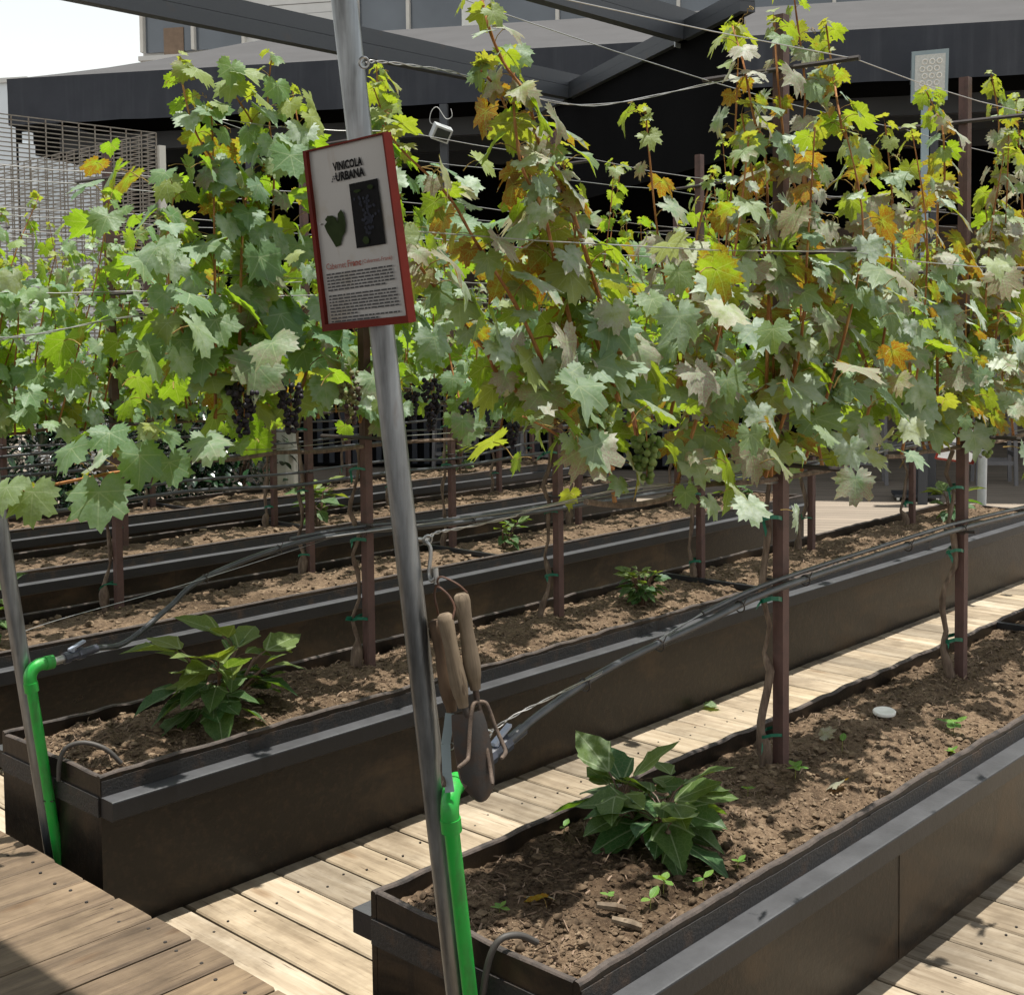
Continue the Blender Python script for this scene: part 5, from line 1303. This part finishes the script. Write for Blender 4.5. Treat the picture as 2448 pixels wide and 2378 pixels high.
def stool(p, ang, label, hgt=0.76, cloth=False):
    T = thing('bar_stool', label, 'stool', p, 'grey stools under the awning'); p = Vector(p)
    ca, sa = Vector((math.cos(ang), math.sin(ang), 0)), Vector((-math.sin(ang), math.cos(ang), 0)); h = 0.18
    for i in (-1,1):
        for j in (-1,1):
            b_ = p + ca*h*i + sa*h*j; t_ = p + ca*h*0.9*i + sa*h*0.9*j + Vector((0,0,hgt))
            mb = MB(); mb.obox((b_+t_)/2, ca*0.018, sa*0.018, (t_-b_)/2); mb.build('leg', M['stool'], T, False, p)
    for z_, d1, d2 in ((0.30,ca,sa),(0.22,sa,ca)):
        for s in (-1,1):
            mb = MB(); mb.obox(p + d2*h*0.96*s + Vector((0,0,z_)), d1*h*0.86, d2*0.013, Vector((0,0,0.02))); mb.build('stretcher', M['stool'], T, False, p)
    mb = MB(); mb.obox(p + Vector((0,0,hgt+0.02)), ca*0.21, sa*0.21, Vector((0,0,0.022))); mb.build('seat', M['stool'], T, False, p)
    for s in (-1,1):
        mb = MB(); mb.obox(p + sa*0.18*s + ca*0.19 + Vector((0,0,hgt+0.2)), ca*0.013, sa*0.018, Vector((0,0,0.17))); mb.build('back_post', M['stool'], T, False, p)
    mb = MB(); mb.obox(p + ca*0.19 + Vector((0,0,hgt+0.33)), ca*0.012, sa*0.2, Vector((0,0,0.05))); mb.build('back_rail', M['stool'], T, False, p)
    return T
angb = math.atan2(NB.y, NB.x)
s1 = at_z(2080,1158,-0.03)
stool((s1.x+0.12, s1.y+0.1, -0.034), angb, 'grey stool in the shade left of the black column')
s2 = at_z(2390,1158,-0.03); stool((s2.x+0.1, s2.y+0.1, -0.034), angb, 'grey stool with red cloth beyond the far pale pole')
c_ = Vector((s2.x+0.1, s2.y+0.1, -0.034+0.80)); mb = MB()
mb.obox(c_ + Vector((0,0,0.016)), NB*0.17, TB*0.17, Vector((0,0,0.015))); mb.obox(c_ + Vector((0,0,0.045)), NB*0.13, TB*0.15, Vector((0,0,0.013)))
o = mb.build('folded_cloth', M['cloth_red'], None, False, c_); tag(o, 'folded red cloth on the stool beyond the far pale pole', 'cloth')
s3 = at_z(2165,1150,-0.03); stool((s3.x+1.6, s3.y+0.9, -0.034), angb+0.2, 'grey stool farther back between the two nearer stools')
s4 = at_z(1090,1128,-0.03); stool((s4.x, s4.y, -0.034), angb-0.3, 'grey stool seen right of the leaning pole behind the planters')
s5 = at_z(1290,1135,-0.03); stool((s5.x, s5.y, -0.034), angb+0.1, 'grey stool behind the hanging bunches in the middle')
# black column on castors at the patio edge
cp = at_z(2192,1196,-0.03); K = thing('patio_column', 'black square column on castors at the sunlit edge of the patio', 'column', cp)
mb = MB(); mb.obox(cp + Vector((0,0,0.62)), TB*0.062, NB*0.062, Vector((0,0,0.57))); mb.build('shaft', M['awning'], K, False, cp)
mb = MB(); mb.obox(cp + Vector((0,0,0.045)) + NB*0.1, TB*0.20, NB*0.18, Vector((0,0,0.012))); mb.build('base_plate', M['beam'], K, False, cp)
for s in (-1, 1):
    q = cp + TB*0.17*s - NB*0.06; MB().tube([q+Vector((0,0,0.02))-TB*0.012, q+Vector((0,0,0.02))+TB*0.012], 0.02, 12).build('castor', M['plate'], K, True, cp)
# overhead beams
def beam(name, label, p, q, h, w_, extra=True):
    p = Vector(p); q = Vector(q); d = (q-p); sd = d.cross(Vector((0,0,1))).normalized(); up = Vector((0,0,1))
    T = thing(name, label, 'beam', p, 'dark steel beams overhead')
    c_ = (p+q)/2
    MB().obox(c_ + up*h*0.235, d*0.5, sd*w_, up*h*0.235).build('lower_profile', M['beam'], T, False, p)
    MB().obox(c_ + up*h*0.74, d*0.5, sd*w_*0.96, up*h*0.255).build('upper_profile', M['beam'], T, False, p)
    if extra:
        MB().obox(q + up*h*0.1 - d.normalized()*0.12 - sd*(w_+0.006), d.normalized()*0.03, sd*0.005, up*0.05).build('bracket', M['white_steel'], T, False, p)
    return T
ZB = 3.42
yA = at_z(797,126,ZB).y; eA = at_z(1375,258,ZB); yB = at_z(1617,96,ZB).y; eB = at_z(1655,108,ZB)
beam('roof_beam', 'left dark steel beam passing behind the sign pole overhead', (0.6, yA, ZB), (eA.x, yA, ZB), 0.205, 0.04)
beam('roof_beam', 'right dark steel beam ending at the slanting girder', (0.6, yB, ZB), (eB.x, yB, ZB), 0.205, 0.04)
gA = at_z(1300,272,ZB); gB = at_z(1740,52,ZB)
gd = (gB-gA).normalized()
GT = beam('roof_girder', 'slanting dark girder that both overhead beams rest on', gA - gd*0.35, gB + gd*0.25, 0.13, 0.05, False)
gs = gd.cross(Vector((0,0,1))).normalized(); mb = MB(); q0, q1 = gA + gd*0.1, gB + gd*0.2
mb.obox((q0+q1)/2 + Vector((0,0,-0.42)), (q1-q0)/2, gs*0.004, Vector((0,0,0.42))); mb.build('shade_sheet', M['black'], GT, False, GT.location)  # added black sheet standing in for the shaded awning underside

# floodlights
bl = at_b(2222,182,11.55); T = thing('floodlight', 'square pale LED floodlight on a grey pole at upper right', 'floodlight', (bl.x, bl.y, -0.034), 'floodlights')
b_ = T.location; ud = (Vector((0,0,1))*0.985 - NB*0.17).normalized(); nd_ = TB.cross(ud); nd_ = nd_ if nd_.dot(NB) < 0 else -nd_
tilt = (TB + Vector((0,0,0.04))).normalized()
MB().obox(bl, tilt*0.152, ud*0.215, nd_*0.03).build('housing', M['lamp'], T, False, b_)
gl = MB().obox(bl + nd_*0.032 + ud*0.03, tilt*0.125, ud*0.15, nd_*0.003); gl.build('glass', M['lampglass'], T, False, b_)
for i in range(3):
    for j in range(4):
        ring, r2 = torus(bl + nd_*0.037 + tilt*(-0.065+0.06*i + (0.02 if j % 2 else 0)) + ud*(-0.06+0.06*j), nd_, 0.021, 0.006, 10); MB().tube(ring, r2, 5).build('lens', M['plate'], T, True, b_)
qb = Vector((bl.x,bl.y,0)) + NB*0.06 - TB*0.03
MB().obox(qb + Vector((0,0,(1.2+bl.z)/2)), TB*0.033, NB*0.02, Vector((0,0,(bl.z-1.2)/2))).build('pole', M['lamp'], T, False, b_)
MB().obox(qb + Vector((0,0,0.58)), TB*0.04, NB*0.04, Vector((0,0,0.615))).build('foot', M['beam'], T, False, b_)
MB().obox(bl - nd_*0.045 - tilt*0.14, tilt*0.014, ud*0.06, nd_*0.02).build('hinge', M['wire'], T, False, b_)
sl_ = at_b(1054,318,11.6); T = thing('floodlight', 'small silver floodlight with cable on the dark pole left of centre', 'floodlight', (sl_.x, sl_.y, -0.034), 'floodlights'); b_ = T.location
f_ = (-NB*0.7 + Vector((0,0,-0.55)) + TB*0.45).normalized(); r__ = (f_.cross(Vector((0,0,1))) + Vector((0,0,0.25))).normalized(); u__ = r__.cross(f_)
MB().obox(sl_, r__*0.085, u__*0.072, f_*0.04).build('housing', M['white_steel'], T, False, b_)
MB().obox(sl_ + f_*0.043, r__*0.066, u__*0.053, f_*0.004).build('glass', M['lampblack'], T, False, b_)
q0 = Vector((sl_.x, sl_.y, 0)) + NB*0.12
MB().obox(q0 + Vector((0,0,1.83)), TB*0.036, NB*0.03, Vector((0,0,1.86))).build('pole', M['beam'], T, False, b_)
MB().tube(smooth_path([sl_ + Vector((0,0,0.06)), sl_ + TB*-0.10 + Vector((0,0,0.10)), sl_ + TB*-0.09 + Vector((0,0,0.20)), sl_ + TB*-0.03 + Vector((0,0,0.24)), sl_ + TB*0.05 + Vector((0,0,0.13)), sl_ + TB*0.11 + Vector((0,0,0.15)), sl_ + TB*0.10 + Vector((0,0,0.22))], 5), 0.004, 6).build('cable', M['barrel'], T, True, b_)
MB().obox(sl_ + NB*0.06 + Vector((0,0,0.02)), TB*0.02, NB*0.07, Vector((0,0,0.012))).build('bracket', M['white_steel'], T, False, b_)

# ------------------------------------------------------------------ grille screen, pale wall, hedge, bin at the left
yG = 9.1; cor = at_y(372,318,yG); xG, zG = cor.x, cor.z
GS = thing('grille_screen', 'L-shaped welded steel grille screen at the left behind the vines', 'screen', (xG, yG, 0))
L1, L2 = 4.4, 4.0
hb1 = MB().box(-L1, 0, -0.0022, 0.0022, -0.0042, 0.0042).mesh('horizontal_bar', M['grille']); hb2 = MB().box(-0.0022, 0.0022, 0, L2, -0.0045, 0.0045).mesh('horizontal_bar', M['grille'])
nb = int((zG-0.15)/0.0335)
for i in range(nb+1):
    z_ = zG - 0.0335*i
    link('horizontal_bar', hb1, GS, (xG, yG, z_)); link('horizontal_bar', hb2, GS, (xG, yG, z_))
vb = MB().box(-0.004, 0.004, -0.004, 0.004, 0, zG-0.1).mesh('vertical_bar', M['grille'])
for i in range(int(L1/0.134)+1): link('vertical_bar', vb, GS, (xG-0.134*i, yG-0.006, 0.1))
for i in range(1, int(L2/0.134)+1): link('vertical_bar', vb, GS, (xG+0.006, yG+0.134*i, 0.1))
MB().box(0.012, 0.075, -0.03, 0.03, 0, zG-0.08).mesh('corner_post', M['grille'])
MB().box(xG+0.012, xG+0.07, yG-0.03, yG+0.03, 0.0, zG-0.1).build('corner_post', M['mull'], GS, False, GS.location)
ww = thing('pale_wall', 'pale blue-white wall panel seen through the grille screen', 'wall', at_b(160,900,11.5))
pa = at_b(82,372,11.5); pb_ = at_b(252,410,11.5)
mb = MB(); mb.add([pa, pb_, Vector((pb_.x,pb_.y,0)), Vector((pa.x,pa.y,0)), pa+NB*.12, pb_+NB*.12, Vector((pb_.x,pb_.y,0))+NB*.12, Vector((pa.x,pa.y,0))+NB*.12], [(0,3,2,1),(4,5,6,7),(0,1,5,4),(1,2,6,5),(2,3,7,6),(3,0,4,7)]); mb.build('wall', M['whitewall'], ww, False, ww.location)
wp = thing('pale_post', 'pale square post standing behind the grille screen at the far left', 'post', at_b(64,900,11.2))
p_t = at_b(64,345,11.2); MB().obox(Vector((p_t.x,p_t.y,p_t.z/2)), TB*0.055, NB*0.055, Vector((0,0,p_t.z/2))).build('shaft', M['whitewall'], wp, False, wp.location)
p_t2 = at_b(66,320,11.2); MB().obox(Vector((p_t2.x,p_t2.y,p_t2.z-0.06)), TB*0.035, NB*0.04, Vector((0,0,0.07))).build('top', M['whitewall'], wp, False, wp.location)
nbw = thing('neighbour_building', 'pale building beyond the left end of the awning', 'building', at_b(-200,900,24))
p_t = at_b(0,194,24); MB().obox(Vector((p_t.x,p_t.y,p_t.z/2)) - TB*6 + NB*3, TB*6.6, NB*3, Vector((0,0,p_t.z/2))).build('wall', M['whitewall'], nbw, False, nbw.location)
MB().obox(Vector((p_t.x,p_t.y,p_t.z)) - TB*6 + NB*3, TB*6.65, NB*3.05, Vector((0,0,0.05))).build('coping', M['facade'], nbw, False, nbw.location)
# white strip lamp under the awning end
la, lb_ = at_b(130,340,13.2), at_b(222,374,13.2); o = MB().obox((la+lb_)/2, (lb_-la)/2, NB*0.05, Vector((0,0,0.03))).build('strip_lamp', M['white_steel'], None, False, la); tag(o, 'slim pale strip under the left end of the awning behind the grille', 'lamp')
# hedge
def shrub(x, y, h, rad, label, seed):
    rr = random.Random(seed); T = thing('hedge_shrub', label, 'shrub', (x,y,0), 'glossy dark shrubs along the grille')
    for q in range(4):
        a = rr.uniform(0,6.28); MB().tube([(x,y,0),(x+.1*math.cos(a),y+.1*math.sin(a),h*.4),(x+rad*.6*math.cos(a),y+rad*.5*math.sin(a),h*.85)], [.012,.009,.004], 5).build('stem', M['stemg'], T, True, (x,y,0))
    mb = MB()
    for q in range(1300):
        a = rr.uniform(0,6.28); f = rr.random()**.4; ph = rr.uniform(0.05,1.0)
        p = Vector((x + rad*f*math.cos(a)*1.2, y + rad*f*math.sin(a), h*ph)); m3 = orient(rr.uniform(0,6.28), rr.uniform(-.2,1.0), rr.uniform(-.5,.5)); s_ = rr.uniform(.06,.11)
        mb.add([p + m3 @ (Vector(v_)*s_) for v_ in ((0,0,0),(.22,.3,.06),(.24,.6,.05),(0,1,-.08),(-.24,.6,.05),(-.22,.3,.06),(0,.5,-.02))], [(0,1,6),(1,2,6),(2,3,6),(3,4,6),(4,5,6),(5,0,6)])
    o = mb.build('foliage', M['shrub'], T, True, (x,y,0)); o['kind'] = 'stuff'
for i, (x, lab) in enumerate(((3.5,'glossy dark shrub at the left edge behind the farthest planter'),(4.1,'glossy dark shrub second from the left behind the farthest planter'),(4.7,'glossy dark shrub third from the left behind the farthest planter'),(5.3,'glossy dark shrub below the grille corner'),(5.85,'glossy dark shrub left of the grey ribbed bin'))):
    shrub(x, 8.5, 1.05, 0.40, lab, 80+i)
# ribbed bin
bc_ = at_z(665,1190,0.0); bq = at_y(665,1100,8.35); T = thing('ribbed_bin', 'tall pale grey ribbed bin behind the farthest planter', 'bin', (bq.x, bq.y, 0))
mb = MB(); n = 48; vs = []; hts = [0, 0.04, 0.3, 0.62, 0.80, 0.82]
for z_ in hts:
    for i in range(n):
        r_ = (0.148 + 0.012*(z_)) * (1 + (0.025 if (i//2) % 2 else -0.02)*(0.0 if z_ > 0.8 else 1)); a = 2*PI*i/n; vs.append((bq.x + r_*math.cos(a), bq.y + r_*math.sin(a), z_))
fs = [(j*n+i, j*n+(i+1) % n, (j+1)*n+(i+1) % n, (j+1)*n+i) for j in range(len(hts)-1) for i in range(n)]
mb.add(vs, fs); mb.build('body', M['barrel'], T, False, T.location)
MB().tube([(bq.x,bq.y,0.815),(bq.x,bq.y,0.85),(bq.x,bq.y,0.93),(bq.x,bq.y,0.96)], [0.165,0.17,0.15,0.04], 32).build('lid', M['plate'], T, True, T.location)
# red menu boards glimpsed through the leaves
rb = at_b(1232,618,12.6); o = MB().obox(rb, TB*0.10, NB*0.012, Vector((0,0,0.12))).build('menu_board', M['cloth_red'], None, False, rb); tag(o, 'dull red board seen through the leaves in the middle', 'board')
MB().obox(rb + Vector((0,0,-0.27)) + TB*0.12, TB*0.13, NB*0.013, Vector((0,0,0.10))).build('sheet', M['plate'], o, False, rb)
MB().obox(Vector((rb.x, rb.y, (rb.z-0.4)/2)) + NB*0.03, TB*0.02, NB*0.02, Vector((0,0,(rb.z)/2))).build('stand', M['beam'], o, False, rb)

# ------------------------------------------------------------------ building behind
BD = 21.0
def bz(py, px_=1000): return at_b(px_, py, BD).z
def bu(px_): return at_b(px_, 60, BD).dot(TB)
OB = thing('office_building', 'office building with tinted windows and pale mullions above the awning', 'building', bp(bu(335), BD, 0))
ob = OB.location; zt = 10.0; uE = bu(2700); uS = bu(334)
z0w = bz(138, 380)
MB().obox(bp((uS+uE)/2, BD+2.5, zt/2), TB*((uE-uS)/2), NB*2.4, Vector((0,0,zt/2))).build('wall', M['facade'], OB, False, ob)
edges = [(345,459,'w'),(465,580,'w'),(586,852,'c'),(858,973,'w'),(980,1103,'w'),(1103,1168,'p'),(1175,1329,'w'),(1337,1618,'w'),(1626,1768,'w'),(1776,1990,'w'),(1998,2230,'w'),(2238,2480,'w')]
for a, b, kd in edges:
    ua, ub = bu(a), bu(b); c_ = bp((ua+ub)/2, BD+0.06, (z0w+zt)/2 - 0.2); hh = (zt-z0w)/2 - 0.3; h2 = (ub-ua)/2
    if kd == 'w':
        f = MB().obox(c_, TB*h2, NB*0.012, Vector((0,0,hh))).build('window', M['glass'], OB, False, ob)
        MB().obox(c_ - NB*0.03 + Vector((0,0,0.35)), TB*h2, NB*0.02, Vector((0,0,0.022))).build('transom', M['mull'], f, False, ob)
    elif kd == 'p':
        MB().obox(c_, TB*h2, NB*0.03, Vector((0,0,hh))).build('panel', M['plate'], OB, False, ob)
    else:
        for q in range(int(hh*2/0.17)):
            z_ = c_.z - hh + 0.17*q + 0.085
            MB().obox(Vector((c_.x,c_.y,z_)), TB*h2, NB*(0.03 if q % 3 else 0.02), Vector((0,0,0.08))).build('cladding_board', M['clad'], OB, False, ob)
for a in (340, 462, 583, 855, 976.5, 1171.5, 1333, 1622, 1772, 1994, 2234):
    u = bu(a); MB().obox(bp(u, BD, (z0w+zt)/2 - 0.2), TB*0.028, NB*0.05, Vector((0,0,(zt-z0w)/2 - 0.3))).build('mullion', M['mull'], OB, False, ob)
MB().obox(bp((uS+uE)/2, BD+0.0, z0w-0.02), TB*((uE-uS)/2), NB*0.09, Vector((0,0,0.04))).build('sill', M['facade'], OB, False, ob)
ca_ = at_b(412,98,BD-0.02); MB().obox(ca_ + NB*0.055, TB*0.19, NB*0.006, Vector((0,0,0.24))).build('blind', M['box'], OB, False, ob)
for i, (py_, px0, px1) in enumerate(((14,640,1020),)):
    pass

# awning over the walkway where the photographer stands (its shade edge falls on the platform)
SA = thing('walkway_awning', 'dark fabric awning over the left walkway, casting the shade at lower left', 'awning', (-0.4, 1.5, 0))
MB().box(-2.6, 1.195+0.07*2.9, -1.5, 2.75, 3.1, 3.106).build('fabric', M['awning'], SA, False, SA.location)
for (x, y) in ((-2.5,-1.4),(-2.5,2.65)): MB().box(x-.03, x+.03, y-.03, y+.03, 0, 3.1).build('support_post', M['beam'], SA, False, SA.location)
for y in (-1.46, 2.71): MB().box(-2.55, 1.195+0.07*2.9-.02, y-.03, y+.03, 3.03, 3.1).build('rafter', M['beam'], SA, False, SA.location)
